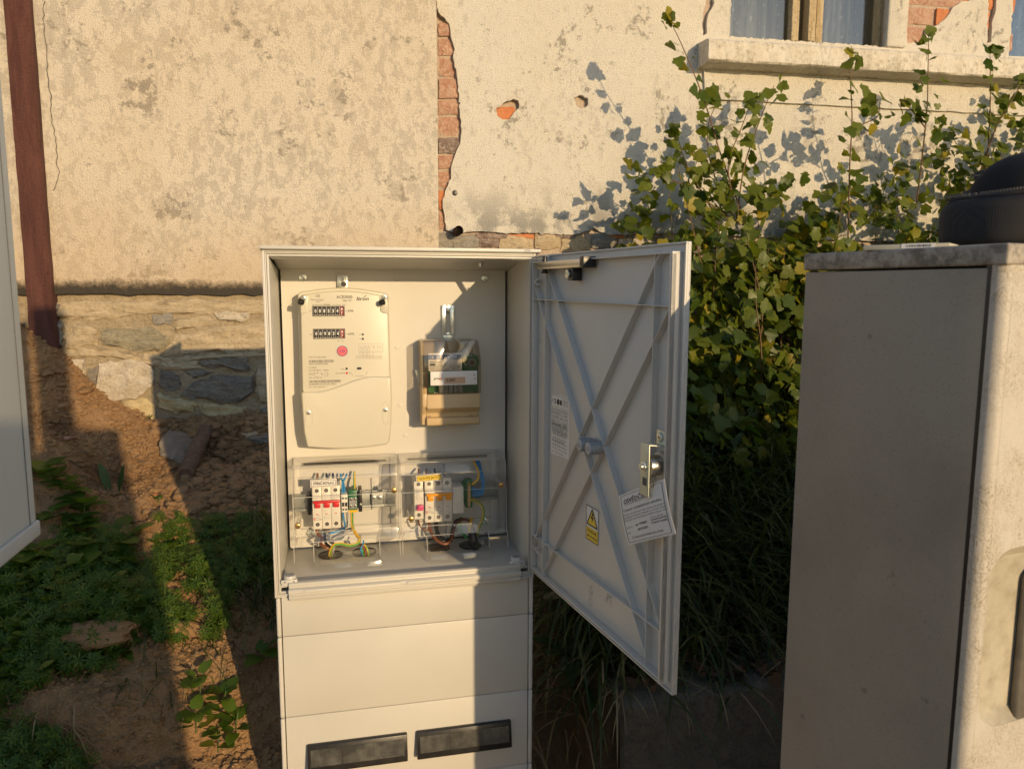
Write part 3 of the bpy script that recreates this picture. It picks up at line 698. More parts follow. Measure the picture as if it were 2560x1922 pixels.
# raised trays of the lower board
for (a, b) in ((.0265, .2275), (.2325, .4345)):
    mb = MB(); yb = YB-.006
    mb.box(a, b, yb, YB, -.330, -.3245).box(a, b, yb+.002, YB, -.4985, -.47).box(a, a+.012, yb, YB, -.4985, -.330).box(b-.012, b, yb, YB, -.4985, -.330)
    mb.box(a+.03, b-.03, yb+.003, YB, -.372, -.369).box(a+.03, b-.03, yb+.003, YB, -.4405, -.4375).box(a+.035, a+.05, yb+.001, YB, -.4375, -.372).box(b-.05, b-.035, yb+.001, YB, -.4375, -.372)
    for dx in (.045, .085, .13): 
        for k in range(14):
            a0 = 2*math.pi*k/14; a1 = 2*math.pi*(k+1)/14; cx, cz = a+dx+.03, -.428
            mb.add([(cx+r*math.cos(q), yb+.0045, cz+r*math.sin(q)) for q in (a0, a1) for r in (.0045, .0052)]+[(cx+r*math.cos(q), YB, cz+r*math.sin(q)) for q in (a0, a1) for r in (.0045, .0052)], [(0, 1, 3, 2), (0, 2, 6, 4), (1, 5, 7, 3)])
    mb.build('mounting_tray', M_['board'], cab, bevel=.0008)
    mb = MB(); mb.box(a+.02, b-.02, YB-.0075, YB-.0065, -.3385, -.334).build('cable_slot', M_['black'], cab)
# moulded bumps of the board
for (px, py) in ((993, 868), (1000, 1012), (1013, 1088), (990, 697)):
    p = by(px, py, YB); MB().cyl((p.x, YB-.0007, p.z), (p.x, YB, p.z), .0046, .0050, n=20).build('moulding_mark', M_['board'], cab, bevel=.0003)
# floor step, cable holes
for (px, py) in ((826, 1386), (911, 1378), (1096, 1368), (1177, 1362)):
    p = bz(px, py, -.509); mb = MB(); mb.cyl((p.x, p.y+.004, -.5118), (p.x, p.y+.004, -.5095), .0235, n=28, cap=False).cyl((p.x, p.y+.004, -.5118), (p.x, p.y+.004, -.5105), .0225, n=28); mb.build('cable_hole', M_['black'], cab)
# sill strip
mb = MB(); z = -.5035
pf = [(-.004, z), (-.010, z-.001), (-.0105, z-.006), (-.0075, z-.0065), (-.0075, z-.010), (-.014, z-.0115), (-.0145, z-.020), (-.0095, z-.0215), (-.0095, z-.0235), (-.0125, z-.0245), (-.0125, z-.0285), (-.007, z-.029), (-.0065, z-.0345), (.0, z-.0345), (.0, z)]
mb.prism(pf, 'x', .0245, .4425); mb.build('sill_strip', P, cab, bevel=.0006)
for (a, b) in ((.05, .2185), (.2295, .400)):
    MB().prism(rrect(a, b, z-.0195, z-.0120, .0035), 'y', -.0165, -.012).build('sill_ridge', P, cab, bevel=.0008)
for (a, b, zz) in ((.2185, .2295, .0155), (.400, .4425, .0135), (.0245, .05, .0135)): MB().box(a, b, -.0150, -.012, z-.0165, z-zz).build('sill_ridge_end', P, cab)
# corner latches inside the front edge
for (px, py, s) in ((725, 1437, 1), (1291, 1391, -1)):
    p = bz(px, py, -.495); mb = MB(); x = p.x; y = p.y
    mb.cyl((x, y, -.508), (x, y, -.4945), .0115, .0105, n=28); mb.box(x-.015, x+.013, y-.013, y-.010, -.506, -.499).box(x-.014, x+.014, y-.012, y+.009, -.5105, -.5055)
    o = mb.build('locking_plug', M_['door_plastic'], cab, bevel=.0008)
    MB().cyl((x, y, -.4950), (x, y, -.4940), .0082, n=24).build('plug_face', M_['grey_pl'], o)
    mb = MB()
    for dx in (-.008, .007): mb.cyl((x+dx, y-.0134, -.5025), (x+dx, y-.012, -.5025), .0013, n=10)
    mb.build('pin_hole', M_['seam'], o)
# pillar below: modular front panels between corner posts
seams = [ZB-.0005, -.6070, -.7607, -.9144, -1.0681, -1.24]
for a, b in zip(seams, seams[1:]):
    MB().box(.0105, W-.0100, .0035, .012, b+.0005, a-.0005).build('pillar_panel', P, cab, bevel=.0009)
    MB().box(.0012, .0088, .0010, .05, b+.0010, a-.0008).build('corner_post', P, cab, bevel=.0028, seg=3)
    MB().box(W-.0083, W-.0005, .0010, .05, b+.0010, a-.0008).build('corner_post', P, cab, bevel=.0028, seg=3)
MB().box(.0105, W-.0105, .0125, .245, -1.3, ZB-.001).build('pillar_core', P, cab, bevel=.002)
MB().box(W-.040, W-.018, -.003, .004, ZB-.0035, ZB-.001).box(W-.03, W-.002, -.006, .01, ZB+.001, ZB+.004).build('lower_hinge', P, cab, bevel=.0006)
# label holders
for k, (x0, x1) in enumerate(((.0460, .2270), (.2447, .4262))):
    z0, z1 = -.8666, -.8162
    mb = MB(); mb.prism([(.004, z1), (-.003, z1), (-.0045, z1-.001), (-.0135, z0+.006), (-.012, z0), (.004, z0)], 'x', x0, x1)
    h = mb.build('label_holder', M_['black'], cab, bevel=.0015)
    nq = Vector((0, -(z1-.001-z0-.006), -.009)).normalized()
    def PT(x, f, off=.0006):    # point on the slanted front
        zz = (z1-.001)+(z0+.006-(z1-.001))*f; yy = -.0045+(-.0135+.0045)*f; return (x, yy+nq.y*off, zz+nq.z*off)
    npn = 3 if k == 0 else 3
    for q in range(npn):
        a = x0+.006+(x1-x0-.012)*q/npn+(.0006 if q else 0); b = x0+.006+(x1-x0-.012)*(q+1)/npn
        MB().add([PT(a, .16), PT(b, .16), PT(b, .84), PT(a, .84), PT(a, .16, -.001), PT(b, .16, -.001), PT(b, .84, -.001), PT(a, .84, -.001)], [(0, 1, 2, 3), (0, 4, 5, 1), (1, 5, 6, 2), (2, 6, 7, 3), (3, 7, 4, 0)]).build('label_window', M_['smoky'], h)
    Fh = Matrix.Translation(PT(x1-.048, .76, .0012)) @ Matrix.Rotation(-math.atan2(.009, .0434), 4, 'X')
    mb = MB()
    if k: put_text(mb, 'DCK', .013, 0, .0075, .027, 0, Fh, bold=True)
    else: put_text(mb, 'DCK HOLOUBKOV', .011, .0045, .0024, .022, 0, Fh); put_text(mb, 'BOHEMIA a.s.', .011, 0, .0024, .02, 0, Fh)
    disc(mb, .004, .0035, .0048, 0, Fh, 20, .0041); line(mb, (.0015, 0), (.0045, .0036), .0008, 0, Fh); line(mb, (.0035, .003), (.0065, .0075), .0008, 0, Fh)
    mb.build('maker_mark', M_['ink'], h)
# ------------------------------------------------------------------ door
DA = 1.7253; HP = Vector((W-.004, -.004, 0)); eD = Vector((-math.cos(DA), -math.sin(DA), 0)); nD = Vector((-eD.y, eD.x, 0))
FD = Matrix(((eD.x, nD.x, 0, HP.x), (eD.y, nD.y, 0, HP.y), (0, 0, 1, 0), (0, 0, 0, 1))); FDi = FD.inverted(); DW = .4685; DT, DB = .0669, -.5209
def dp(px, py, v=-.005):
    p = FDi @ bpl(px, py, FD @ Vector((0, v, 0)), nD); return (p.x, p.z)
DPm = M_['door_plastic']
mb = MB(FD); mb.box(0, DW, .0035, .0080, DB, DT)
mb.box(0, DW, 0, .0036, DT-.0026, DT).box(0, DW, 0, .0036, DB, DB+.0026).box(0, .0026, 0, .0036, DB+.0026, DT-.0026).box(DW-.0026, DW, 0, .0036, DB+.0026, DT-.0026)
door = mb.build('door', DPm, cab, bevel=.0006)
mb = MB(FD); u0, u1, z0, z1 = .0095, DW-.010, DB+.013, DT-.0115; w = .0025
mb.box(u0, u1, -.0085, .0036, z1-w, z1).box(u0, u1, -.0085, .0036, z0, z0+w).box(u0, u0+w, -.0085, .0036, z0+w, z1-w).box(u1-w, u1, -.0125, .0036, z0+w, z1-w).box(u1-.006, u1, -.0125, -.006, z0+.0, z1)
mb.build('seal_lip', DPm, door, bevel=.0006)
def rib(pts, h=-.0065, w=.0016):
    q = [dp(*p, v=h) for p in pts]; mb = MB(FD); n = len(q)
    a = Vector(q[0]); b = Vector(q[-1])
    q = [a.lerp(b, k/4) for k in range(5)]
    d = (b-a).normalized(); nn = Vector((-d.y, d.x))*w/2
    vs = []
    for p in (a, b): 
        for s in (-1, 1):
            for v in (h, .0036): c = p+nn*s; vs.append((c.x, v, c.y))
    mb.add(vs, [(0, 1, 3, 2), (4, 6, 7, 5), (0, 2, 6, 4), (1, 5, 7, 3), (0, 4, 5, 1), (2, 3, 7, 6)])
    mb.build('rib', DPm, door, bevel=.0003, seg=1)
for pts in ([(1364, 640), (1354.8, 1440)], [(1637, 628), (1611, 1655)], [(1333.7, 748.4), (1684.3, 766.5)], [(1329.5, 1336), (1658, 1584.6)],
            [(1335.8, 718), (1610, 1628)], [(1369.5, 682), (1656, 1584)], [(1648, 634), (1329.5, 1359)], [(1685, 745), (1352.7, 1437)]):
    rib(pts)
# ejector marks on the panel
for px, py in ((1685, 673), (1680, 912), (1674, 1050), (1661, 1435), (1653, 1640), (1352, 852), (1348, 1235), (1346, 1395)):
    u, z = dp(px, py, .0034); mb = MB(FD); disc(mb, u, z, .0052, .0033, None, 20, .0046); mb.build('ejector_mark', M_['grey_pl'], door)
# moulded recycling triangle, circle and mirrored number on the panel
mb = MB(FD); u, z = dp(1477, 1480, .0034); Y_ = .0032
tr = [(u, z+.012), (u-.0065, z), (u+.0065, z)]
for a, b in zip(tr, tr[1:]+tr[:1]): line(mb, a, b, .0012, Y_)
put_text(mb, 'PC', u, z-.0065, .0045, None, Y_, center=True); disc(mb, u, z-.016, .0062, Y_, None, 22, .0052)
mb.build('moulded_triangle', M_['grey_pl'], door); mb = MB(FD)
Fm = Matrix.Translation((dp(1522, 1490, .0034)[0], Y_, dp(1522, 1490, .0034)[1]-.002)) @ Matrix.Rotation(RD(4), 4, 'Y') @ Matrix.Scale(-1, 4, (1, 0, 0))
put_text(mb, '79.', 0, -.01, .016, .022, 0, Fm, center=True)
mb.build('moulded_number', M_['grey_pl'], door)
# wiring sticker
def d_sheet(name, quad, m, v=.0031, th=.0003):
    q = [dp(*p, v=v) for p in quad]; mb = MB(FD); mb.add([(a, v, b) for a, b in q]+[(a, v+th, b) for a, b in q], [(0, 1, 2, 3), (0, 4, 5, 1), (1, 5, 6, 2), (2, 6, 7, 3), (3, 7, 4, 0)])
    o = mb.build(name, m, door); (u0, za), (u1, zb_), (u2, zc), (u3, zd) = q
    return o, min(u0, u3), max(u1, u2), (zc+zd)/2, (za+zb_)/2
st, a, b, c, d = d_sheet('wiring_sticker', [(1380, 984), (1423, 994), (1422, 1149), (1377, 1132)], M_['white'])
mb = MB(FD); y = .0026; H = d-c; Wd = b-a
rect(mb, a+Wd*.04, b-Wd*.04, d-.002, d-.0025, y); rect(mb, a+Wd*.04, b-Wd*.04, c+H*.48, c+H*.475, y)
put_text(mb, 'CE', a+Wd*.16, d-.016, .008, .009, y, bold=True); disc(mb, a+Wd*.40, d-.012, .0052, y); rect(mb, a+Wd*.50, a+Wd*.60, d-.016, d-.008, y)
line(mb, (a+Wd*.05, d-.016), (a+Wd*.12, d-.008), .001, y)
for k in range(5): put_text(mb, 'DCK Holoubkov a.s. 338 01', a+Wd*.66, d-.007-k*.0024, .0015, Wd*.28, y)
for k, s in enumerate(['Typ: elektromerovy rozvadec plastovy', 'ER212/NKP7P-C  3x 40A', 'Un 230/400V  50Hz  In 40A', 'IP44/20C  IK10  tr. ochrany II', 'CSN EN 61439-1, 61439-5', 'Hmotnost 21 kg  Icc 10kA', 'Schema: ER2 sazba D25d']):
    rect(mb, a+Wd*.04, b-Wd*.04, d-.0215-k*.0068, d-.0211-k*.0068, y); put_text(mb, s, a+Wd*.06, d-.0265-k*.0068, .0032, Wd*.86, y)
put_text(mb, 'Dat. vyroby  2021', a+Wd*.06, c+H*.50, .004, Wd*.8, y)
for r_ in range(4): line(mb, (a+Wd*(.12+.1*r_), c+H*.28), (b-Wd*(.1+.05*r_), c+H*.28), .0006, y)
for r_ in range(6): line(mb, (a+Wd*(.15+.12*r_), c+H*.12), (a+Wd*(.15+.12*r_), c+H*.40), .0006, y)
for zz in (.1, .16, .22, .34, .40): line(mb, (a+Wd*.1, c+H*zz), (b-Wd*.1, c+H*zz), .0006, y)
for r_ in range(3): put_text(mb, 'L1 L2 L3 N', a+Wd*.1, c+H*(.03+.2*r_), .003, Wd*.6, y)
mb.build('sticker_print', M_['ink'], st)
# warning sticker
ws, a, b, c, d = d_sheet('warning_sticker', [(1466.5, 1259), (1497, 1276), (1496, 1365), (1465, 1344)], M_['white'])
mb = MB(FD); H = d-c; Wd = b-a; y = .0027
rect(mb, a+Wd*.05, b-Wd*.05, c+H*.02, c+H*.38, y)
T = [(a+Wd*.5, d-H*.06), (a+Wd*.10, c+H*.46), (b-Wd*.10, c+H*.46)]
mb.add([(p[0], y, p[1]) for p in T], [(0, 1, 2)]); mb.build('warning_yellow', M_['yellow'], ws)
mb = MB(FD); y = .0024
for p, q in zip(T, T[1:]+T[:1]): line(mb, p, q, .0022, y)
fr = [(a+.0008, d-.0008), (b-.0008, d-.0008), (b-.0008, c+.0008), (a+.0008, c+.0008)]
for p, q in zip(fr, fr[1:]+fr[:1]): line(mb, p, q, .0012, y)
bx_ = a+Wd*.5; mb.add([(p[0], y, p[1]) for p in ((bx_+.001, d-H*.16), (bx_-.005, d-H*.34), (bx_-.0005, d-H*.335), (bx_-.0015, d-H*.47), (bx_+.005, d-H*.285), (bx_+.0005, d-H*.29), (bx_+.004, d-H*.17))], [(0, 1, 2, 5, 6), (2, 3, 4, 5)])
put_text(mb, 'POZOR', bx_, c+H*.245, H*.075, Wd*.72, y, center=True, bold=True); put_text(mb, 'ZPĚTNÝ PROUD', bx_, c+H*.10, H*.062, Wd*.84, y, center=True, bold=True)
mb.build('warning_print', M_['ink'], ws)
# thumb screws at the crossing of the ribs
for (px, py, v) in ((1450, 1112, -.008), (1472, 1121, -.010)):
    u, z = dp(px, py, v-.014); mb = MB(FD); mb.cyl((u, v-.016, z), (u, v+.008, z), .0092, .0098, n=22)
    k_ = mb.build('thumb_screw', M_['knob'], door, bevel=.0008)
    mb = MB(FD)
    for a in (RD(45), RD(135)): line(mb, (u-.004*math.cos(a), z-.004*math.sin(a)), (u+.004*math.cos(a), z+.004*math.sin(a)), .0012, v-.0166)
    for q in range(16):
        a = 2*math.pi*q/16; mb.box(-.0004, .0004, v-.0145, v+.006, .0092, .0101, Matrix.Translation((u, 0, z)) @ Matrix.Rotation(a, 4, 'Y'))
    mb.build('grip_groove', M_['grey_pl'], k_)
# lock: folded strap, barrel, screws
uL, zL = dp(1657, 1187, -.02)
zt, zbm = dp(1655, 1075, -.004)[1], dp(1650, 1290, -.004)[1]
Z1, Z2 = dp(1640, 1128, -.03)[1], dp(1640, 1246, -.03)[1]
uf = dp(1655, 1110, -.004)[0]; w = .0105
mb = MB(FD); y0 = -.0045
prof = [(y0, zt), (y0, Z1), (-.028, Z1+.003), (-.028, Z2-.002), (y0, Z2-.001), (y0, zbm), (y0-.0016, zbm), (y0-.0016, Z2-.0026), (-.0296, Z2-.0036), (-.0296, Z1+.0046), (y0-.0016, Z1+.0016), (y0-.0016, zt)]
mb.prism(prof, 'x', uf-w, uf+w); lk = mb.build('lock_strap', M_['zinc_y'], door, bevel=.0005)
zc = dp(1655, 1184, -.03)[1]
MB(FD).cyl((uf, .0036, zc), (uf, -.008, zc), .0180, .0172, n=28).build('lock_boss', DPm, door, bevel=.001)
MB(FD).cyl((uf, -.006, zc), (uf, -.026, zc), .0140, n=28).cyl((uf, -.020, zc), (uf, -.022, zc), .0150, n=28).build('lock_barrel', M_['steel'], door, bevel=.0005)
MB(FD).cyl((uf, -.0295, zc), (uf, -.0325, zc), .0068, n=6).cyl((uf, -.032, zc), (uf, -.036, zc), .0042, n=14).build('lock_nut', M_['zinc'], lk, bevel=.0004)
for z in ((zt+Z1)/2+.001, (zbm+Z2)/2-.002):
    o = MB(FD).cyl((uf, y0-.0016, z), (uf, y0-.0045, z), .0066, .0052, n=20).build('strap_screw', M_['zinc'], lk, bevel=.0008)
    mb = MB(FD)
    for a in (RD(20), RD(110)): line(mb, (uf-.0034*math.cos(a), z-.0034*math.sin(a)), (uf+.0034*math.cos(a), z+.0034*math.sin(a)), .0011, y0-.0047)
    mb.build('cross_slot', M_['seam'], o)
MB(FD).box(uf-.003, uf+.006, -.0302, -.0275, Z2+.010, Z2+.020).build('strap_slot', M_['seam'], lk)
MB(FD).cyl((uf+.014, .001, Z1-.009), (uf+.014, -.006, Z1-.009), .005, n=12).build('side_screw', M_['zinc'], door, bevel=.0005)
# cam hooks at the hinge side
for (px, py) in ((1338, 705), (1338, 1370)):
    u, z = dp(px, py, -.008); mb = MB(FD); mb.box(u-.004, u+.004, -.010, .003, z-.0012, z+.0012)
    mb.box(0, .012, -.010, -.002, -.0009, .0009, Matrix.Translation((u+.003, 0, z)) @ Matrix.Rotation(RD(-28), 4, 'Y')).box(0, .012, -.010, -.002, -.0009, .0009, Matrix.Translation((u+.003, 0, z)) @ Matrix.Rotation(RD(28), 4, 'Y'))
    mb.build('hinge_clip', DPm, door)
# door stay
ua, za = dp(1360, 662, -.01); ub, zb_ = dp(1462, 662, -.01)
Zs = .0475
mb = MB(FD); mb.box(ua-.014, ub+.01, -.018, -.0165, Zs-.006, Zs+.006).box(ua-.014, ub+.01, -.0165, .003, Zs+.005, Zs+.0065); stay = mb.build('stay_rail', M_['steel'], door, bevel=.0004)
MB(FD).box(ub+.004, ub+.017, -.021, .0, Zs-.007, Zs+.010).build('stay_end_stop', M_['black'], door, bevel=.0006)
MB(FD).cyl((ua+.006, -.0115, Zs-.012), (ua+.006, -.0115, Zs+.016), .0045, n=14).cyl((ua+.006, -.0115, Zs-.013), (ua+.006, -.0115, Zs-.010), .0065, n=14).build('stay_pin', M_['black'], door, bevel=.0004)
um = dp(1416, 683, -.02)[0]
o = MB(FD).box(um-.007, um+.010, -.014, .002, Zs-.026, Zs-.006).build('stay_clamp', M_['black'], door, bevel=.001)
MB(FD).cyl((um-.003, -.014, Zs-.0155), (um-.003, -.0185, Zs-.0155), .0068, n=20).build('clamp_screw', M_['zinc'], o, bevel=.0008)
A = FD @ Vector((ua+.006, -.0115, Zs+.012)); Bp = Vector((.385, .09, Zs+.010))
d = (Bp-A).normalized(); s_ = Vector((-d.y, d.x, 0))*.0055; mb = MB()
mb.hexa([A-s_+Vector((0, 0, -.0007)), A+s_+Vector((0, 0, -.0007)), Bp-s_+Vector((0, 0, -.0007)), Bp+s_+Vector((0, 0, -.0007)), A-s_+Vector((0, 0, .0007)), A+s_+Vector((0, 0, .0007)), Bp-s_+Vector((0, 0, .0007)), Bp+s_+Vector((0, 0, .0007))])
mb.cyl(Bp-Vector((0, 0, .008)), Bp+Vector((0, 0, .003)), .005, n=12); mb.build('stay_arm', M_['steel'], cab)
# ------------------------------------------------------------------ certificate hanging from the lock by a wire
cert = [(1545.5, 1239.5), (1660, 1197), (1664.5, 1331), (1574, 1362)]
V = -.020
q = [dp(*p, v=V) for p in cert]; O = Vector(q[0]); ex = (Vector(q[1])-O); ez = (Vector(q[3])-O)
# true sheet: keep right angles, tilt only
wS = .076; hS = .103; ang = math.atan2(ex.y, ex.x)*.75
c0 = O
FCt = FD @ Matrix.Translation((c0.x, V, c0.y)) @ Matrix(((ex.x/wS, 0, -ez.x/hS, 0), (0, 1, 0, 0), (ex.y/wS, 0, -ez.y/hS, 0), (0, 0, 0, 1)))
mb = MB(FCt); n = 10; vs = []; fs = []
def cb(x, z): return -.0035*math.sin(x/wS*3.0)-.004*math.sin(-z/hS*2.2)+.001
for j in range(n+1):
    for i in range(n+1): x = wS*i/n; z = -hS*j/n; vs.append((x, cb(x, z), z))
for j in range(n):
    for i in range(n): k = j*(n+1)+i; fs.append((k, k+1, k+n+2, k+n+1))
vs2 = [(x, y+.0003, z) for x, y, z in vs]; N_ = len(vs)
per = [i for i in range(n+1)]+[j*(n+1)+n for j in range(1, n+1)]+[n*(n+1)+i for i in range(n-1, -1, -1)]+[j*(n+1) for j in range(n-1, 0, -1)]
mb.add(vs+vs2, fs+[tuple(N_+i for i in reversed(f)) for f in fs]+[(per[i], N_+per[i], N_+per[(i+1) % len(per)], per[(i+1) % len(per)]) for i in range(len(per))])
ct = mb.build('certificate', M_['white'], None, smooth=True, origin=FD @ Vector((c0.x, V, c0.y-.05)))
tag(ct, 'white paper certificate card hanging tilted from the lock of the open door', 'card')
mb = MB(FCt)
def ct_line(p, q, t):
    d_ = Vector(q)-Vector(p); k = 8
    for i in range(k):
        a = Vector(p)+d_*i/k; b = Vector(p)+d_*(i+1)/k; nn = Vector((-d_.y, d_.x)).normalized()*t/2
        mb.add([(v.x, cb(v.x, v.y)-.0004, v.y) for v in (a-nn, b-nn, b+nn, a+nn)], [(0, 1, 2, 3)])
def ct_text(s, x, z, h, w, center=False, bold=False):
    vs, fs = text_mesh(s, bold); x1 = max(v[0] for v in vs); x0 = min(v[0] for v in vs); sx = w/(x1-x0); ox = x-w/2 if center else x
    mb.add([(ox+(v[0]-x0)*sx, cb(ox+(v[0]-x0)*sx, z+v[1]*h/.7)-.0004, z+v[1]*h/.7) for v in vs], fs)
m_ = .004; c4 = [(m_, -m_), (wS-m_, -m_), (wS-m_, -hS+m_), (m_, -hS+m_)]
for p, q_ in zip(c4, c4[1:]+c4[:1]): ct_line(p, q_, .0007)
ct_text('OSVĚDČENÍ', wS*.42, -.021, .0085, .046, True, True); ct_line((wS*.12, -.0235), (wS*.72, -.0235), .0008)
ct_text('O jakosti a kompletnosti výrobku.', wS*.5, -.037, .0052, .063, True)
for k, s in enumerate(['Prohlašujeme, že výrobek je proveden v jakosti podle příslušné', 'je kompletní a odpovídá předpisům a normám ČSN', 'k výrobku bylo vydáno ES prohlášení o shodě dle zákona č. 90']): ct_text(s, wS*.5, -.045-k*.0058, .0029, .066, True)
ct_text('Výrobní č.', .006, -.071, .0028, .014); ct_text('spr 1078021', .024, -.070, .0040, .019, bold=True); ct_text('28.07.2021', .026, -.080, .0040, .017, bold=True); ct_text('Dne', .006, -.082, .0028, .006)
ct_text('Vedoucí výroby', .049, -.064, .0026, .018); ct_text('Výstupní kontrola', .049, -.069, .0032, .022, bold=True); ct_text('TICHAVÁ František', .049, -.075, .0032, .022, bold=True)
ct_text('Při reklamaci předložte tento lístek.', wS*.5, -.093, .0042, .05, True)
mb.build('certificate_print', M_['ink'], ct)
p0 = FCt @ Vector((wS*.80, -.002, -.006)); p1 = FD @ Vector((uf, -.0305, Z2+.014))
MB().tube([p0, p0+Vector((-.004, -.006, .012)), p1, p1+Vector((.004, -.006, -.008)), p0+Vector((.006, -.004, .004)), p0], .0005, 5).build('tie_wire', M_['seam'], ct)
# ================================================================== devices inside the cabinet
def B(px, py, y): p = by(px, py, y); return (p.x, p.z)
def ptext(mb, s, px, py, h, w, y, bold=False, italic=False):
    a = B(px, py, y); b = B(px+w, py, y); t = B(px, py-h, y); put_text(mb, s, a[0], a[1], t[1]-a[1], b[0]-a[0], y, bold=bold, italic=italic)
def pline(mb, p, q, t, y): line(mb, B(*p, y), B(*q, y), t, y)
def screw(name, x, y0, z, r, parent, m=None, L=.004, slot=True, ax=0):
    o = MB().cyl((x, y0, z), (x, y0-L, z), r, r*.85, n=18).build(name, m or M_['zinc'], parent, bevel=r*.12)
    if slot:
        mb = MB()
        for a in (RD(20+ax), RD(110+ax)): line(mb, (x-r*.55*math.cos(a), z-r*.55*math.sin(a)), (x+r*.55*math.cos(a), z+r*.55*math.sin(a)), r*.2, y0-L-.0001)
        mb.build('cross_slot', M_['seam'], o)
    return o
# ---- meter
mr = empty('electricity_meter', (.131, YB-.02, -.292), 'cream electricity meter with two black counters on the left of the mounting board', 'electricity meter')
YF = .136
def outl(dx=0., y=YF):
    o = []
    for k in range(13):
        t_ = k/12; px = 750+(966-750)*t_; py = 733-15*math.sin(math.pi*t_)**.8-(-2)*t_; o.append(B(px, py, y))
    return o
bt = [(747, 738)]
def pol(l, y): return [B(a, b, y) for a, b in l]
arch = [(752+(965-752)*k/12, 729-11*math.sin(math.pi*k/12)+3*k/12) for k in range(13)]
back = [(744, 741), (746, 733)]+arch+[(971, 735), (972, 745), (975, 940), (962, 1108), (770, 1112), (755, 980)]
Yb_ = .150
MB().prism(pol([(744, 737), (748, 731)]+[(752+(965-752)*k/12, 730-12*math.sin(math.pi*k/12)+3*k/12) for k in range(13)]+[(970, 737), (972, 745), (978, 1000), (965, 1090), (770, 1100), (751, 990)], Yb_), 'y', Yb_, YB-.002).build('meter_base', M_['meter'], mr, bevel=.003, seg=3)
fa = [(756+(962-756)*k/12, 737-11*math.sin(math.pi*k/12)+2*k/12) for k in range(13)]
MB().prism(pol([(751, 746)]+fa+[(970, 748), (976, 942), (974, 1000), (768, 1000), (756, 976)], YF), 'y', YF, Yb_+.004).build('meter_cover', M_['meter'], mr, bevel=.003, seg=3)
# corner lugs for the sealing screws
for pl in ([(751, 742), (771, 739), (770, 776), (766, 783), (752, 784)], [(949, 740), (969, 746), (971, 784), (958, 783), (951, 777)]):
    MB().prism(pol(pl, YF), 'y', YF-.0025, YF+.003).build('corner_lug', M_['meter'], mr, bevel=.0012)
# terminal cover with wavy upper edge
wv = []
for k in range(25):
    t_ = k/24; px = 753+(978-753)*t_; s_ = sstep(.15, .82, t_); wv.append((px, 981-39*float(s_)-1.5*math.sin(t_*3)))
lowp = [(980, 1000), (978, 1070), (974, 1104), (966, 1112)]+[(966-(966-770)*k/8, 1112+7*math.sin(math.pi*k/8)+6*k/8) for k in range(1, 8)]+[(768, 1118), (760, 1080), (757, 1040)]
YT = .128
MB().prism(pol(wv+lowp, YT), 'y', YT, .165).build('terminal_cover', M_['meter'], mr, bevel=.0042, seg=4)
for (px, py, h, s_) in ((772, 1031, 58, 0), (964, 1024, 56, 1)):
    c = B(px, py, YT); e = MB(); n = 28
    hh = h/2*.00077; ww = .0062; cz = c[1]-.0005 if 0 else c[1]
    cz = B(px, py+9, YT)[1]
    vs = [(c[0]+ww*math.cos(2*math.pi*i/n), YT-.0006, cz+hh*1.05*math.sin(2*math.pi*i/n)) for i in range(n)]+[(c[0]+ww*.72*math.cos(2*math.pi*i/n), YT+.0035, cz+hh*.9*math.sin(2*math.pi*i/n)) for i in range(n)]+[(c[0]+ww*1.12*math.cos(2*math.pi*i/n), YT+.0002, cz+hh*1.09*math.sin(2*math.pi*i/n)) for i in range(n)]
    e.add(vs, [(i, (i+1) % n, n+(i+1) % n, n+i) for i in range(n)]+[(i, (i+1) % n, 2*n+(i+1) % n, 2*n+i) for i in range(n)])
    o = e.build('screw_recess', M_['meter'], mr, smooth=True)
    screw('terminal_screw', c[0], YT+.002, c[1], .0046, mr, L=.005, ax=25*s_)
for (px, py) in ((759, 745), (961, 743)):
    c = B(px, py, YF); screw('seal_screw', c[0], YF-.002, c[1], .0052, mr, L=.004, ax=px)
# seals on wire loops
for (px, py, sx) in ((752, 755, -1), (956, 756, 1)):
    c = B(px, py, YF-.012); mb = MB(); mb.cyl((c[0]-.004*sx, YF-.011, c[1]-.001), (c[0]+.003*sx, YF-.016, c[1]+.001), .0055, n=14); mb.build('lead_seal', M_['black'], mr, bevel=.001)
    a = B(px+9, py-12, YF-.008); MB().tube([(c[0], YF-.012, c[1]), (c[0]+.008, YF-.016, c[1]+.002), (a[0]+.003, YF-.012, a[1]), (a[0]-.003, YF-.008, a[1]+.002), (c[0]-.003, YF-.010, c[1]+.004), (c[0], YF-.012, c[1])], .0005, 5).build('seal_wire', M_['seam'], mr)
# hanging lug
c = B(856, 700, YB-.004); o = MB().box(c[0]-.0105, c[0]+.0105, YB-.006, YB-.0045, c[1]-.016, c[1]+.010).box(c[0]-.013, c[0]+.015, YB-.016, YB-.0045, c[1]-.0175, c[1]-.0155).build('hanging_lug', M_['zinc'], mr, bevel=.0006)
screw('lug_screw', c[0]+.001, YB-.006, c[1]+.001, .0052, mr, L=.004)
MB().cyl((c[0]+.002, YB-.0063, c[1]-.008), (c[0]+.002, YB-.0058, c[1]-.008), .0052, n=18).build('lug_hole', M_['black'], o)
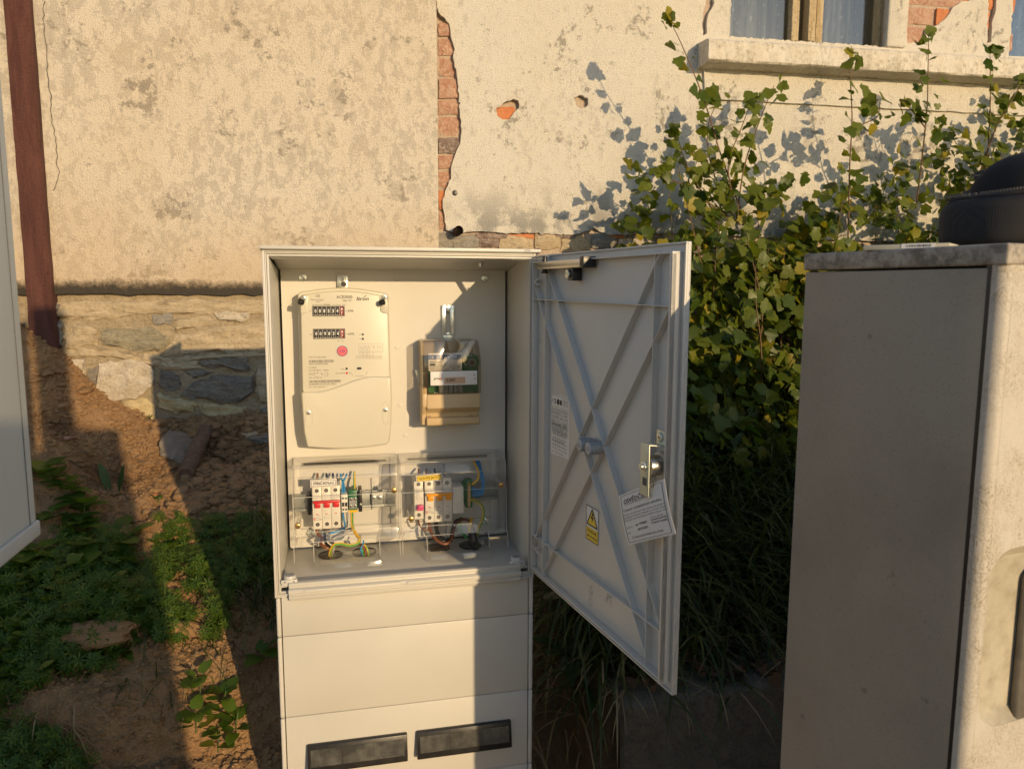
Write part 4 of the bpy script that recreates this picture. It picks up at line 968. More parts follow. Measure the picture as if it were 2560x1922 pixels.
# counters
DG = [('008534', '8', (783, 767), (860, 788)), ('009834', '0', (785, 824), (861, 844))]
for k, (s, last, a, b) in enumerate(DG):
    x0, z1 = B(*a, YF); x1, z0 = B(*b, YF)
    fr = MB(); w_ = .0016
    fr.box(x0-w_, x1+w_, YF-.0022, YF+.001, z1, z1+w_).box(x0-w_, x1+w_, YF-.0022, YF+.001, z0-w_, z0).box(x0-w_, x0, YF-.0022, YF+.001, z0, z1).box(x1, x1+w_, YF-.0022, YF+.001, z0, z1)
    f = fr.build('counter_frame', M_['tan_dull'] if 'tan_dull' in M_ else M_['ink_grey'], mr, bevel=.0004)
    dwid = (x1-x0)/7; hc = (z0+z1)/2
    for i in range(7):
        n = 6; vs = []; m_ = M_['black'] if i < 6 else M_['wheel_red']
        for q in range(n+1):
            a_ = RD(-55+110*q/n)
            for xx in (x0+dwid*i+.0004, x0+dwid*(i+1)-.0004): vs.append((xx, YF+.002-.0032*math.cos(a_), hc+(z1-z0)*.52*math.sin(a_)/math.sin(RD(55))))
        wheel = MB().add(vs, [(2*q, 2*q+1, 2*q+3, 2*q+2) for q in range(n)]).build('number_wheel', m_, f, smooth=True)
    mb = MB(); yd = YF-.0015
    for i, ch in enumerate(s):
        cx = x0+dwid*(i+.5); put_text(mb, ch, cx, hc-.0030, .0062, .0036, yd, center=True, bold=True)
        for dz in (-.0068,): rect(mb, cx-.0014, cx+.0014, hc+dz-.0004, hc+dz+.0004, yd+.001)
    cx = x0+dwid*6.5; put_text(mb, last, cx, hc+.0012, .0048, .0034, yd, center=True, bold=True); put_text(mb, '7', cx, hc-.0066, .0050, .0034, yd, center=True, bold=True)
    mb.build('digits', M_['white'], f)
# meter print
yp = YF-.00035
mb = MB()
ptext(mb, 'CE', 789, 743, 6.5, 10.5, yp, True); ptext(mb, 'Made in Hungary', 777, 751, 4, 32, yp); ptext(mb, '2010', 790, 756, 3.5, 10, yp)
ptext(mb, 'ACE3000', 841, 746, 7.5, 40, yp, True); ptext(mb, 'type 110', 857, 753, 4.5, 21, yp, True)
ptext(mb, 'Výrobní číslo', 780, 763.5, 3.2, 25, yp); ptext(mb, '6078686', 807, 763.5, 3.6, 19, yp, True); ptext(mb, 'rok výroby  2010', 831, 763.5, 3.2, 33, yp)
ptext(mb, 'VT', 773.5, 779.5, 3.5, 5.5, yp); ptext(mb, 'NT', 775, 838, 3.5, 5.5, yp)
ptext(mb, 'kWh', 870, 780, 6, 14, yp, True); ptext(mb, 'kWh', 871.5, 837.5, 6, 14, yp, True)
pline(mb, (862, 777.5), (869, 777.5), .0005, yp); pline(mb, (863, 834.5), (870, 834.5), .0005, yp)
ptext(mb, '1', 843, 796, 3, 1.5, yp); ptext(mb, '10', 852, 796.5, 3.6, 4, yp); ptext(mb, '1', 845, 854, 3, 1.5, yp); ptext(mb, '10', 854, 854.5, 3.6, 4, yp)
ptext(mb, 'VT', 898, 838, 3, 4.5, yp); ptext(mb, 'NT', 898.5, 849, 3, 4.5, yp)
ptext(mb, 'TCM 221/06-4350', 771, 895, 4, 45, yp); ptext(mb, '1886100008678686', 772, 912, 4, 48, yp)
ptext(mb, '5(100)A', 772, 921, 4, 20, yp); ptext(mb, '3x230/400V   50Hz', 772, 928, 4, 50, yp); ptext(mb, 'IEC 62053-21', 773, 946, 4, 32, yp)
ptext(mb, 'EDB44B1E1A3231A8LL', 773, 963, 5, 69, yp); ptext(mb, 'Ra =250 imp/kWh', 774, 969, 3.3, 38, yp)
ptext(mb, 'VT/S:', 852, 924, 3, 9, yp); ptext(mb, '250 imp/kWh', 839, 934.5, 3.2, 23, yp); ptext(mb, 'R', 873, 934, 3, 2.5, yp); ptext(mb, 'Port (scale)', 889, 941, 3, 20, yp)
pline(mb, (876, 930), (882, 939), .0005, yp); pline(mb, (913, 939), (919, 929), .0005, yp)
# pictograms
for x in (773, 775.5, 778): pline(mb, (x, 932), (x, 937.5), .0006, yp)
c = B(784, 935, yp); disc(mb, c[0], c[1], .0026, yp, None, 16, .0021); pline(mb, (787, 939), (787, 931), .0004, yp); pline(mb, (787, 932), (797, 932), .0004, yp); pline(mb, (792, 934), (796, 930), .0006, yp)
pline(mb, (801, 933), (806, 933), .0008, yp); pline(mb, (803, 936), (808, 936), .0012, yp)
for p, q in (((812, 931), (819, 931)), ((812, 931), (812, 940)), ((812, 940), (819, 940)), ((815, 935), (824, 935)), ((819, 931), (819, 934)), ((819, 937), (819, 940))): pline(mb, p, q, .0004, yp)
mb.build('meter_print', M_['ink_grey'], mr); mb = MB()
# wiring diagram
for p, q in (((897, 859), (957, 859)), ((897, 859), (897, 882)), ((957, 859), (957, 881)), ((897, 881), (957, 881))): pline(mb, p, q, .0003, yp)
for x in (903, 912, 921): 
    for p, q in (((x-2.5, 869), (x+3, 869)), ((x-2.5, 879), (x+3, 879)), ((x-2.5, 869), (x-2.5, 879)), ((x+3, 869), (x+3, 879)), ((x, 865), (x, 869)), ((x-3, 881), (x-3, 889+(x-903)*.3)), ((x+3, 881), (x+3, 891+(x-903)*.2))): pline(mb, p, q, .00035, yp)
for y_ in (889, 891.5, 894, 896.5): pline(mb, (889, y_), (954, y_), .0003, yp)
for x in (933, 936, 944, 948, 952): pline(mb, (x, 864), (x, 872), .0004, yp)
pline(mb, (903, 865), (935, 865), .0003, yp); pline(mb, (930, 878), (955, 878), .0003, yp); pline(mb, (933, 881), (933, 895), .0003, yp); pline(mb, (952, 889), (954, 896), .0003, yp)
mb.build('wiring_diagram', M_['ink_grey'], mr)
for (a, b, c_, d_, sd) in ((772, 835, 907, 899, 3), (773, 850, 957, 949, 9)):
    x0, z0 = B(a, c_, yp); x1, z1 = B(b if b < 836 else 850, d_, yp); mb = MB(); barcode(mb, x0, x1, z0, z1, yp, None, sd); mb.build('barcode', M_['ink_grey'], mr)
mb = MB(); ptext(mb, 'Itron', 891, 751, 9, 31, yp, True, True); pline(mb, (909, 743), (916, 738.5), .0011, yp); mb.build('maker_mark', M_['ink'], mr)
mb = MB()
for (px, py, r) in ((907, 836, .0021), (907, 847, .0021), (866.5, 921.5, .0022)): c = B(px, py, yp); disc(mb, c[0], c[1], r, yp)
c0 = B(892, 921, yp); c1 = B(904, 921, yp)
mb.add([(x, yp, z) for x, z in rrect(c0[0], c1[0]-.0, c0[1]-.0024, c0[1]+.0024, .0023)], [tuple(range(24))])
mb.build('indicator', M_['ink'], mr)
mb = MB(); c = B(867, 932.5, yp); disc(mb, c[0], c[1], .0022, yp); mb.build('red_indicator', M_['redprint'], mr)
c = B(855.5, 877.5, yp); mb = MB(); mb.cyl((c[0], YF-.0007, c[1]), (c[0], YF, c[1]), .0100, n=32); o = mb.build('round_sticker', M_['violet'], mr)
mb = MB(); mb.cyl((c[0], YF-.0009, c[1]), (c[0], YF-.0006, c[1]), .0087, n=32); mb.build('sticker_face', M_['pink'], o)
mb = MB(); put_text(mb, '10', c[0], c[1]-.0027, .0055, .0095, YF-.0011, center=True, bold=True); mb.build('sticker_number', M_['violet'], o)
# ---- ripple control receiver
rc = empty('control_receiver', (.333, YB-.02, -.264), 'tan electrical receiver with a clear smoky front on the right of the mounting board', 'receiver')
c = B(1120, 800, YB-.004)
xa, zt_ = B(1104, 763, YB-.004); xb, zm = B(1136, 838, YB-.004)
mb = MB(); xm = (xa+xb)/2; sl_ = .0042
mb.box(xa, xm-sl_, YB-.006, YB-.004, zm, zt_).box(xm+sl_, xb, YB-.006, YB-.004, zm, zt_).box(xm-sl_, xm+sl_, YB-.006, YB-.004, zt_-.016, zt_).box(xm-sl_, xm+sl_, YB-.006, YB-.004, zm, zm+.006)
mb.hexa([(xa+.004, YB-.006, zm-.008), (xb-.004, YB-.006, zm-.008), (xa+.004, YB-.004, zm-.008), (xb-.004, YB-.004, zm-.008), (xa+.002, YB-.006, zm), (xb-.002, YB-.006, zm), (xa+.002, YB-.004, zm), (xb-.002, YB-.004, zm)])
mb.box(xa+.004, xb-.004, YB-.024, YB-.0225, zm-.022, zm-.008).box(xa+.004, xb-.004, YB-.0225, YB-.006, zm-.0095, zm-.008)
mb.build('hanging_bracket', M_['zinc'], rc, bevel=.0004)
c = B(1120, 776, YB-.006); screw('bracket_screw', c[0], YB-.006, c[1], .0050, rc, ax=30)
c = B(1121.5, 855, YB-.026); screw('holding_screw', c[0], YB-.024, c[1], .0045, rc, ax=10)
YR = .118
xl, ztp = B(1057, 850, YR); xr_, zbt_ = B(1200, 1068, YR)
MB().box(xl-.002, xr_-.006, .155, YB-.004, zbt_+.012, ztp-.004).build('receiver_base', mat('smoky_tan_base', (.36, .29, .19), .5), rc, bevel=.004)
# side wing plate behind
mb = MB(); a = B(1038, 925, .175); b = B(1055, 924, .175); c_ = B(1057, 995, .175); d_ = B(1052, 993, .175)
mb.prism([a, b, c_, d_], 'y', .174, .1755).build('side_bracket', M_['zinc'], rc)
# lower tan cover: two steps
def rq(px, py, y=YR): return B(px or 1130, py, y)
z1 = rq(0, 985)[1]; zs1 = rq(0, 1015)[1]; zs2 = rq(0, 1036)[1]; zs3 = rq(0, 1043)[1]; zb_2 = rq(0, 1064)[1]
xL = rq(1067, 1000)[0]; xR = rq(1200, 1000)[0]
pf = [(YR+.045, z1), (YR-.001, z1), (YR-.003, zs1), (YR-.004, zs1-.003), (YR+.012, zs2+.003), (YR+.012, zs3), (YR+.003, zs3-.001), (YR+.002, zb_2+.002), (YR+.006, zb_2), (YR+.045, zb_2)]
mb = MB(); mb.prism([(a_, b_) for a_, b_ in pf], 'x', xL, xR); lc = mb.build('lower_cover', M_['tan'], rc, bevel=.0018, seg=3)
mb = MB(); mb.prism([(YR+.05, z1+.013), (YR+.002, z1+.013), (YR+.0, zs1), (YR+.014, zs2), (YR+.012, zb_2+.001), (YR+.05, zb_2+.001)], 'x', xL-.0085, xL+.001); mb.build('cover_side', M_['tan'], rc, bevel=.0015)
c = rq(1119, 1018); screw('cover_screw', c[0], YR+.004, c[1]-.001, .0042, rc, L=.007, ax=-40)
mb = MB(); 
for px in (1058, 1186): a_ = B(px+2, 1041, YR+.001); 
ptext(mb, 'ZPA', 1070, 1042.5, 3, 8, YR-.0002, True); ptext(mb, 'ZPA', 1174, 1040.5, 3, 8, YR-.0002, True); mb.build('cover_print', M_['ink'], rc)
# printed circuit inside, label, dial
xp, zp = B(1070, 860, .145); xq, zq = B(1196, 990, .145); zp += .02
pcb = MB().box(xp, xq, .147, .149, zq-.02, zp-.045).build('circuit_board', M_['green_pl'], rc)
for k in range(5):
    a_ = B(1098+k*12, 960, .135)[0]; MB().box(a_, a_+.0082, .132, .147, zq+.002, zq+.030).build('relay_block', M_['grey_pl'] if k else M_['white_pl'], rc, bevel=.0006)
mb = MB(); ptext(mb, 'K4', 1086, 985, 5, 9, .1315); ptext(mb, 'K3', 1173, 983, 5, 9, .1315); ptext(mb, 'L1', 1108, 985, 5, 8, .1315); mb.build('terminal_print', M_['white'], rc)
yl = YR+.006
x0, z1_ = B(1071, 883, yl); x1_, z0_ = B(1155, 926, yl)
lb = MB().box(x0, x1_, yl, yl+.0008, z0_, z1_).build('rating_label', M_['white'], rc, bevel=.0003)
zz = B(1112, 898, yl)[1]; MB().box(x0+.0004, x1_-.0004, yl-.0003, yl, zz, z1_-.0035).build('label_band', M_['blueprint'], lb)
mb = MB(); y_ = yl-.0005
ptext(mb, 'CE', 1074, 896.5, 6, 11, y_, True); c = B(1093.5, 894, y_); disc(mb, c[0], c[1], .0027, y_, None, 16, .0019); ptext(mb, 'Z', 1092, 896, 4, 4, y_, True)
c = B(1103, 894, y_); 
for r_ in (.0026, .0014):
    for p, q in (((-1, -1), (1, -1)), ((1, -1), (1, 1)), ((1, 1), (-1, 1)), ((-1, 1), (-1, -1))): line(mb, (c[0]+p[0]*r_, c[1]+p[1]*r_), (c[0]+q[0]*r_, c[1]+q[1]*r_), .0005, y_)
c = B(1113, 895, y_); mb.add([(c[0]-.003, y_, c[1]-.002), (c[0]+.003, y_, c[1]-.002), (c[0], y_, c[1]+.0035)], [(0, 1, 2)])
ptext(mb, '4', 1120, 896.5, 6, 4, y_, True); ptext(mb, 'ZPA', 1127, 896.5, 7, 16, y_, True, True); ptext(mb, 'Z2', 1144, 896.5, 7, 9, y_)
mb.build('label_symbols', M_['white'], lb)
mb = MB(); y_ = yl-.0004
ptext(mb, 'PŘIJÍMAČ HDO', 1074, 907, 3, 28, y_); ptext(mb, 'typ FM V2-421', 1098, 913, 3, 44, y_)
ptext(mb, 'Un=230V  In=100/5 U/12.P1', 1074, 918.5, 3, 46, y_); ptext(mb, 'v.č. 0310679643', 1123, 918.5, 3.4, 27, y_, True); ptext(mb, 'f=50Hz  fr=216%   evid. č.', 1074, 924, 3, 50, y_); ptext(mb, '2005 s.a', 1130, 924, 3.2, 15, y_, True)
a_ = B(1074, 914, y_); b_ = B(1088, 909, y_); rect(mb, a_[0], b_[0], a_[1], b_[1], y_); mb.build('label_print', M_['ink'], lb)
yq = YR-.001
x0, z1_ = B(1076, 929, yq); x1_, z0_ = B(1193, 961, yq)
l2 = MB().box(x0, x1_, yq, yq+.0008, z0_, z1_).build('name_strip', M_['white'], rc, bevel=.0003)
a_ = B(1111, 959.5, yq); b_ = B(1163, 942, yq); MB().box(a_[0], b_[0], yq-.0004, yq, a_[1], b_[1]).build('masking_tape', mat('aged_tape', (.58, .40, .26), .7), l2)
mb = MB(); ptext(mb, 'R1B4PS', 1117, 954, 7, 21, yq-.0006, True); c = B(1185, 937, yq); disc(mb, c[0], c[1], .0012, yq-.0003); c = B(1187, 947, yq); disc(mb, c[0], c[1], .0010, yq-.0003)
ptext(mb, 'jm', 1083, 949, 6, 15, yq-.0003, True, True); mb.build('strip_print', M_['ink'], l2)
mb = MB(); ptext(mb, 'e', 1098, 949, 7, 8, yq-.0003, True, True); mb.build('strip_print_red', M_['redprint'], l2)
c = B(1180, 906, yl); 
MB().cyl((c[0], yl+.02, c[1]), (c[0], yl+.012, c[1]), .0165, n=28).build('dial_well', M_['green_pl'], rc)
MB().cyl((c[0], yl+.012, c[1]), (c[0], yl-.001, c[1]), .0075, .0068, n=24).build('dial_knob', M_['black'], rc, bevel=.0006)
mb = MB(); disc(mb, c[0], c[1], .0072, yl-.0013, None, 24, .0060); disc(mb, c[0]-.010, c[1]-.005, .0017, yl+.0115); disc(mb, c[0]+.001, c[1]+.0125, .0017, yl+.0115); mb.build('dial_marks', M_['knob'], rc)
# clear front hood with a scoop for the screw
xh0, zh1 = B(1056, 851, YR); xh1 = B(1203, 900, YR)[0]; zh0 = B(1060, 986, YR)[1]
scoop = [(xm+.001+.010*math.cos(RD(a)), zh1-.016+.010*math.sin(RD(a))) for a in (180, 210, 240, 270, 300, 330, 360)]
pl = [(xh0, zh0), (xh1, zh0), (xh1, zh1-.04), (xh1-.006, zh1-.002), (xh1-.010, zh1), (xm+.014, zh1), (xm+.0115, zh1-.004)]+[(a_, b_) for a_, b_ in reversed(scoop)]+[(xm-.0105, zh1-.004), (xm-.013, zh1), (xh0+.003, zh1), (xh0, zh1-.004)]
mb = MB(); n = len(pl)
mb.prism(pl, 'y', YR, YB-.008); mb.f = [f for k, f in enumerate(mb.f) if k < n or k == n]; mb.m = mb.m[:len(mb.f)]
hood = mb.build('clear_hood', M_['smoke'], rc, bevel=.0022, seg=2)
# ---- breakers
def breaker(name, label, cat, px0, px1, pz0, pz1, yf, poles, tog, wave_mark=True, group=None):
    x0, z1 = B(px0, pz0, yf); x1, z0 = B(px1, pz1, yf); H = z1-z0; w_ = (x1-x0)/poles
    rt = empty(name, ((x0+x1)/2, YB-.02, z0), label, cat, group)
    Wp = M_['white_pl']
    for k in range(poles):
        a = x0+k*w_+.0002; b = x0+(k+1)*w_-.0002
        pf = [(YB-.012, z0+.002), (yf+.006, z0), (yf+.006, z0+H*.205), (yf, z0+H*.225), (yf-.0, z0+H*.72), (yf+.002, z0+H*.74), (yf+.008, z0+H*.79), (yf+.008, z1), (YB-.012, z1-.002)]
        bd = MB().prism(pf, 'x', a, b).build('pole_body', Wp, rt, bevel=.0005)
        cx = (a+b)/2
        for zz in (z0+H*.11, z0+H*.895):
            yy = yf+.006 if zz < (z0+z1)/2 else yf+.008
            o = MB().cyl((cx, yy+.001, zz), (cx, yy-.0003, zz), .0037, n=18).build('screw_well', M_['black'], bd)
            MB().cyl((cx, yy, zz), (cx, yy-.0006, zz), .0023, n=12).build('clamp_screw', M_['steel'], bd)
        if poles > 1:
            MB().box(a+.0045, b-.0020, yf-.0075, yf+.001, z0+H*.535, z0+H*.655).build('toggle', M_[tog], rt, bevel=.0012)
            mb = MB(); rect(mb, cx-.003, cx+.002, z0+H*.365, z0+H*.380, yf-.0002); mb.build('status_flag', M_['redprint'], rt)
    if poles > 1: MB().box(x0+.0015, x1-.0006, yf-.0115, yf-.0065, z0+H*.655, z0+H*.715).build('toggle_bar', M_[tog], rt, bevel=.0012)
    mb = MB(); 
    if poles > 1:
        for k in range(4): put_text(mb, ('ETIMAT', 'B 25', '400V~', '6000')[k], x0+.0065, z0+H*(.345-k*.035), .0014, .008, yf-.0002)
        put_text(mb, 'CE', x0+.0125, z0+H*.235, .0024, .005, yf-.0002); put_text(mb, '3', x0+w_+.003, z0+H*.27, .003, .0018, yf-.0002)
        for q in range(3): X_ = x0+w_+.008+q*.0042; line(mb, (X_, z0+H*.24), (X_, z0+H*.28), .0003, yf-.0002); line(mb, (X_, z0+H*.28), (X_-.002, z0+H*.325), .0003, yf-.0002); line(mb, (X_, z0+H*.33), (X_, z0+H*.36), .0003, yf-.0002)
        mb.build('breaker_print', M_['ink_grey'], rt)
        mb = MB(); put_text(mb, 'E', x0+.0015, z0+H*.235, .0052, .0036, yf-.0002, bold=True); mb.build('brand_mark', M_['redprint'], rt)
    else:
        for k, s in enumerate(('OEZ', 'DZNT', 'B 2', '230V~')): put_text(mb, s, x0+.003, z0+H*(.70-k*.055), .0022, .0075, yf-.0002)
        disc(mb, x0+.006, z0+H*.765 if 0 else z0+H*.755, .0022, yf-.0002, None, 14, .0018); line(mb, (x0+.013, z0+H*.43), (x0+.013, z0+H*.60), .0003, yf-.0002); line(mb, (x0+.013, z0+H*.53), (x0+.0165, z0+H*.57), .0003, yf-.0002)
        mb.build('breaker_print', M_['ink_grey'], rt)
        MB().box(x0+.004, x1-.0015, yf-.009, yf+.001, z0+H*.27, z0+H*.39).box(x0+.006, x1-.0015, yf-.013, yf-.004, z0+H*.33, z0+H*.42).build('toggle', M_[tog], rt, bevel=.001)
    return rt, x0, x1, z0, z1
breaker('main_switch', 'three pole switch with a red toggle bar behind the left clear cover', 'switch', 779.5, 852.5, 1219, 1321, .122, 3, 'red')
breaker('main_breaker', 'three pole circuit breaker with an orange toggle bar behind the right clear cover', 'circuit breaker', 1062.5, 1131, 1201, 1304, .120, 3, 'orange')
breaker('control_breaker', 'single pole circuit breaker with a pink toggle beside the orange one', 'circuit breaker', 1035.5, 1060, 1203, 1299, .122, 1, 'magenta')
# name plates stuck on top
for (nm, quad, txt, m, lab, m2) in (('switch_label', [(776, 1199.5), (842, 1196), (842, 1213), (776, 1219)], 'VYPÍNAČ INSTALACE', 'white', 'white label reading VYPINAC INSTALACE above the red toggle switch', 'ink'),
                               ('breaker_label', [(1039, 1189), (1103, 1183.5), (1103, 1199), (1041, 1205)], 'HLAVNÍ JISTIČ', 'yellow', 'yellow label reading HLAVNI JISTIC above the orange toggle breaker', 'ink')):
    y_ = .108; q = [Vector((B(*p, y_)[0], B(*p, y_)[1])) for p in quad]; ex_ = q[1]-q[0]; w_ = ex_.length; h_ = (q[0]-q[3]).length; an = math.atan2(ex_.y, ex_.x)
    F = Matrix.Translation((q[3].x, y_, q[3].y)) @ Matrix.Rotation(-an, 4, 'Y')
    o = MB(F).box(0, w_, 0, .0008, 0, h_).build(nm, M_['white' if m == 'white' else 'white'], None, bevel=.0003, origin=F @ Vector((w_/2, 0, 0))); tag(o, lab, 'label')
    if m == 'yellow': MB(F).box(.0012, w_-.0012, -.0003, 0, .0012, h_-.0012).build('label_face', M_['yellow'], o)
    mb = MB(F); y2 = -.0005
    for p_, q_ in (((.002, .002), (w_-.002, .002)), ((w_-.002, .002), (w_-.002, h_-.002)), ((w_-.002, h_-.002), (.002, h_-.002)), ((.002, h_-.002), (.002, .002))): line(mb, p_, q_, .0006, y2)
    put_text(mb, txt, w_/2, h_*.34, h_*.34, w_*.80, y2, center=True, bold=True); mb.build('label_text', M_['ink'], o)
    MB(F).box(w_*.3, w_*.7, .0008, .012, h_*.2, h_*.6).build('label_foot', M_['white_pl'], o)
# rails
for k, (a, b, c_, d_) in enumerate(((905, 988, 1226, 1263), (1152, 1245, 1206, 1246))):
    x0, z1_ = B(a, c_, .165); x1_, z0_ = B(b, d_, .165); xs_ = x0-(.135 if k == 0 else .10)
    mb = MB(); mb.box(xs_, x1_, .166, .1675, z0_+.004, z1_-.004).box(xs_, x1_, .160, .1615, z1_-.004, z1_).box(xs_, x1_, .160, .1615, z0_, z0_+.004).box(xs_, x1_, .160, .1675, z1_-.0055, z1_-.004).box(xs_, x1_, .160, .1675, z0_+.004, z0_+.0055)
    o = mb.build('mounting_rail', M_['rail'], None, bevel=.0004); tag(o, ('galvanised mounting rail carrying the red toggle switch', 'galvanised mounting rail carrying the orange toggle breaker')[k], 'rail')
    if k == 0:
        for px in (934, 950): c = B(px, 1243, .165); screw('rail_screw', c[0], .166, c[1], .0052, o, ax=px)
        MB().box(x0+.018, x0+.0195, .158, .1665, z0_, z1_).build('rail_joint', M_['seam'], o)
# other blocks on the rails
def blk(name, label, px0, px1, pz0, pz1, y, m, cat='terminal block', depth=.05, bev=.0008):
    x0, z1_ = B(px0, pz0, y); x1_, z0_ = B(px1, pz1, y)
    o = MB().box(x0, x1_, y, min(y+depth, .163), z0_, z1_).build(name, M_[m], None, bevel=bev); tag(o, label, cat); return o, x0, x1_, z0_, z1_
blk('end_clamp', 'black end clamp left of the red toggle switch', 767.5, 778.5, 1231, 1287, .150, 'black', 'clamp', .012)
o, x0, x1_, z0_, z1_ = blk('neutral_terminal', 'small white terminal block between the red switch and green terminal', 853, 870, 1236, 1280, .135, 'white_pl')
for r_ in range(2):
    for c_ in range(2): xx = x0+(x1_-x0)*(.27+.48*c_); zz = z0_+(z1_-z0_)*(.17+.62*r_); MB().cyl((xx, .1352, zz), (xx, .1342, zz), .0023, n=12).build('terminal_screw', M_['steel'], o)
mb = MB()
for c_ in range(2): xx = x0+(x1_-x0)*(.27+.48*c_); rect(mb, xx-.0022, xx+.0022, z0_+.012, z0_+.020, .1346)
mb.build('wire_entry', M_['black'], o)
o, x0, x1_, z0_, z1_ = blk('earth_terminal', 'green and yellow earth terminal block right of the small white block', 871, 894, 1226, 1277, .138, 'green_pl')
MB().box(x0+.001, x1_-.001, .1365, .138, z0_+.006, z1_-.014).build('terminal_face', M_['grey_pl'], o)
MB().box(x0, x1_, .137, .145, z0_-.002, z0_+.003).build('yellow_base', M_['yellow_w'], o)
for r_ in range(2):
    for c_ in range(2): xx = x0+(x1_-x0)*(.27+.48*c_); zz = z0_+(z1_-z0_)*(.26+.34*r_); screw('terminal_screw', xx, .1365, zz, .0031, o, M_['steel'], L=.0015)
o, x0, x1_, z0_, z1_ = blk('rail_stop', 'black rail stop to the right of the green earth terminal', 895, 906, 1223, 1279, .132, 'black', 'clamp', bev=.0015)
screw('stop_screw', x1_-.003, .132, z0_+.016, .0022, o)
blk('blank_module', 'plain white blanking module right of the orange toggle breaker', 1131.5, 1159, 1218.5, 1282, .118, 'white_pl', 'module', bev=.0005)
o, x0, x1_, z0_, z1_ = blk('neutral_bar', 'green terminal bar with brass screws at the right of the blanking module', 1164, 1181, 1200, 1268, .140, 'green_pl')
MB().box(x0+.004, x0+.0095, .1375, .140, z0_+.003, z1_-.006).build('brass_bar', M_['brass'], o)
for k in range(7): zz = z0_+.006+k*.0062; MB().cyl((x0+.0067, .1378, zz), (x0+.0067, .1362, zz), .0021, n=10).build('bar_screw', M_['steel'], o)
MB().box(x0-.006, x0, .145, .16, z0_+.01, z1_-.006).build('bar_holder', M_['green_pl'], o)
# fixing screws on the board
for (px, py, lab) in ((778, 1334, 'bright board screw left of the wires under the red switch'), (1214, 1304, 'bright board screw right of the yellow wire in the right cover')):
    c = B(px, py, .176); o = MB().cyl((c[0], .183, c[1]), (c[0], .177, c[1]), .0085, .0078, n=22).build('fixing_screw', M_['zinc'], None, bevel=.0008, origin=(c[0], .183, c[1])); tag(o, lab, 'screw')
    mb = MB(Matrix.Translation((c[0], 0, c[1])) @ Matrix.Rotation(RD(60), 4, 'Y')); rect(mb, -.007, .007, -.0007, .0007, .1768); mb.build('slot', M_['seam'], o)
# ---- wires
def smooth(pts, n=7):
    P_ = [Vector(p) for p in pts]; P_ = [P_[0]*2-P_[1]]+P_+[P_[-1]*2-P_[-2]]; o = []
    for i in range(1, len(P_)-2):
        for k in range(n):
            t = k/n; a, b, c, d = P_[i-1:i+3]; o.append(.5*((2*b)+(c-a)*t+(2*a-5*b+4*c-d)*t*t+(3*b-a-3*c+d)*t**3))
    o.append(P_[-2]); return o
def wire(m, pts, label, r=.0019, stripe=None):
    q = [by(px, py, y) for px, py, y in pts]; s = smooth(q)
    o = MB().tube(s, r, 8).build('wire', M_[m], None, smooth=True); tag(o, label, 'wire')
    if stripe:
        n = len(s); off = Vector((.0006 if stripe != 'L' else -.0009, -r*.55, .0))
        MB().tube([p+off for p in s], r*.62, 6).build('stripe', M_['green_w'], o, smooth=True)
    return o
wire('blue_w', [(851, 1184, .172), (853, 1195, .165), (858, 1205, .160), (861, 1222, .150), (861, 1237, .145)], 'blue wire entering the small white block, left one of the pair')
wire('blue_w', [(867, 1184, .172), (863, 1194, .163), (857, 1206, .157), (856, 1222, .150), (857, 1237, .145)], 'blue wire entering the small white block, right one of the pair')
wire('yellow_w', [(886, 1178, .170), (886, 1200, .160), (886.5, 1222, .150), (888, 1240, .140)], 'yellow and green wire running down into the top of the earth terminal', .0023, 'L')
wire('copper_w', [(793.5, 1184, .172), (793.5, 1196, .160), (792, 1212, .150)], 'brown wire above the left pole of the red switch', .0024)
wire('black_w', [(816, 1184, .172), (817, 1196, .160), (816, 1212, .150)], 'black wire above the middle pole of the red switch', .0024)
wire('black_w', [(832, 1184, .172), (833, 1196, .160), (838, 1212, .150)], 'black wire above the right pole of the red switch', .0024)
wire('yellow_w', [(880, 1277, .142), (880, 1295, .135), (882, 1318, .125), (891, 1336, .112), (899, 1347, .100), (893, 1358, .092), (872, 1363, .090), (852, 1359, .092), (836, 1362, .092), (828, 1372, .098), (824, 1388, .110)], 'thick yellow and green wire looping under the earth terminal to the left hole', .0031, 'R')
wire('blue_w', [(857, 1281, .150), (860, 1300, .150), (862, 1318, .150), (846, 1326, .14), (830, 1330, .135)], 'blue wire leaving the small white block downwards', .0018)
wire('grey_w', [(868, 1280, .150), (868, 1300, .150), (866, 1318, .150)], 'grey wire leaving the small white block downwards', .0022)
wire('copper_w', [(791, 1322, .150), (796, 1336, .145), (806, 1345, .135), (802, 1358, .110), (815, 1368, .100), (826, 1375, .102), (826, 1388, .112)], 'thick brown wire under the red switch going into the left hole', .0030)
wire('black_w', [(813, 1322, .150), (812, 1342, .142), (815, 1358, .125), (824, 1368, .115), (824, 1388, .116)], 'black wire under the middle pole of the red switch', .0030)
wire('grey_w', [(828, 1322, .148), (822, 1336, .138), (824, 1352, .122), (835, 1362, .112), (829, 1388, .120)], 'pale grey wire under the red switch curving into the left hole', .0028)
wire('grey_w', [(834, 1352, .125), (852, 1340, .125), (872, 1328, .13), (884, 1322, .135)], 'pale grey wire crossing behind the yellow loop in the left cover', .0022)
wire('black_w', [(828, 1345, .12), (848, 1334, .125), (866, 1324, .13), (880, 1320, .137)], 'black wire crossing behind the yellow loop in the left cover', .0022)
wire('blue_w', [(826, 1333, .13), (846, 1328, .133), (864, 1322, .137)], 'short blue wire crossing behind the yellow loop', .0019)
wire('copper_w', [(902, 1362, .105), (908, 1368, .100), (912, 1376, .102), (914, 1390, .108)], 'brown wire dropping into the second hole of the left compartment', .0022)
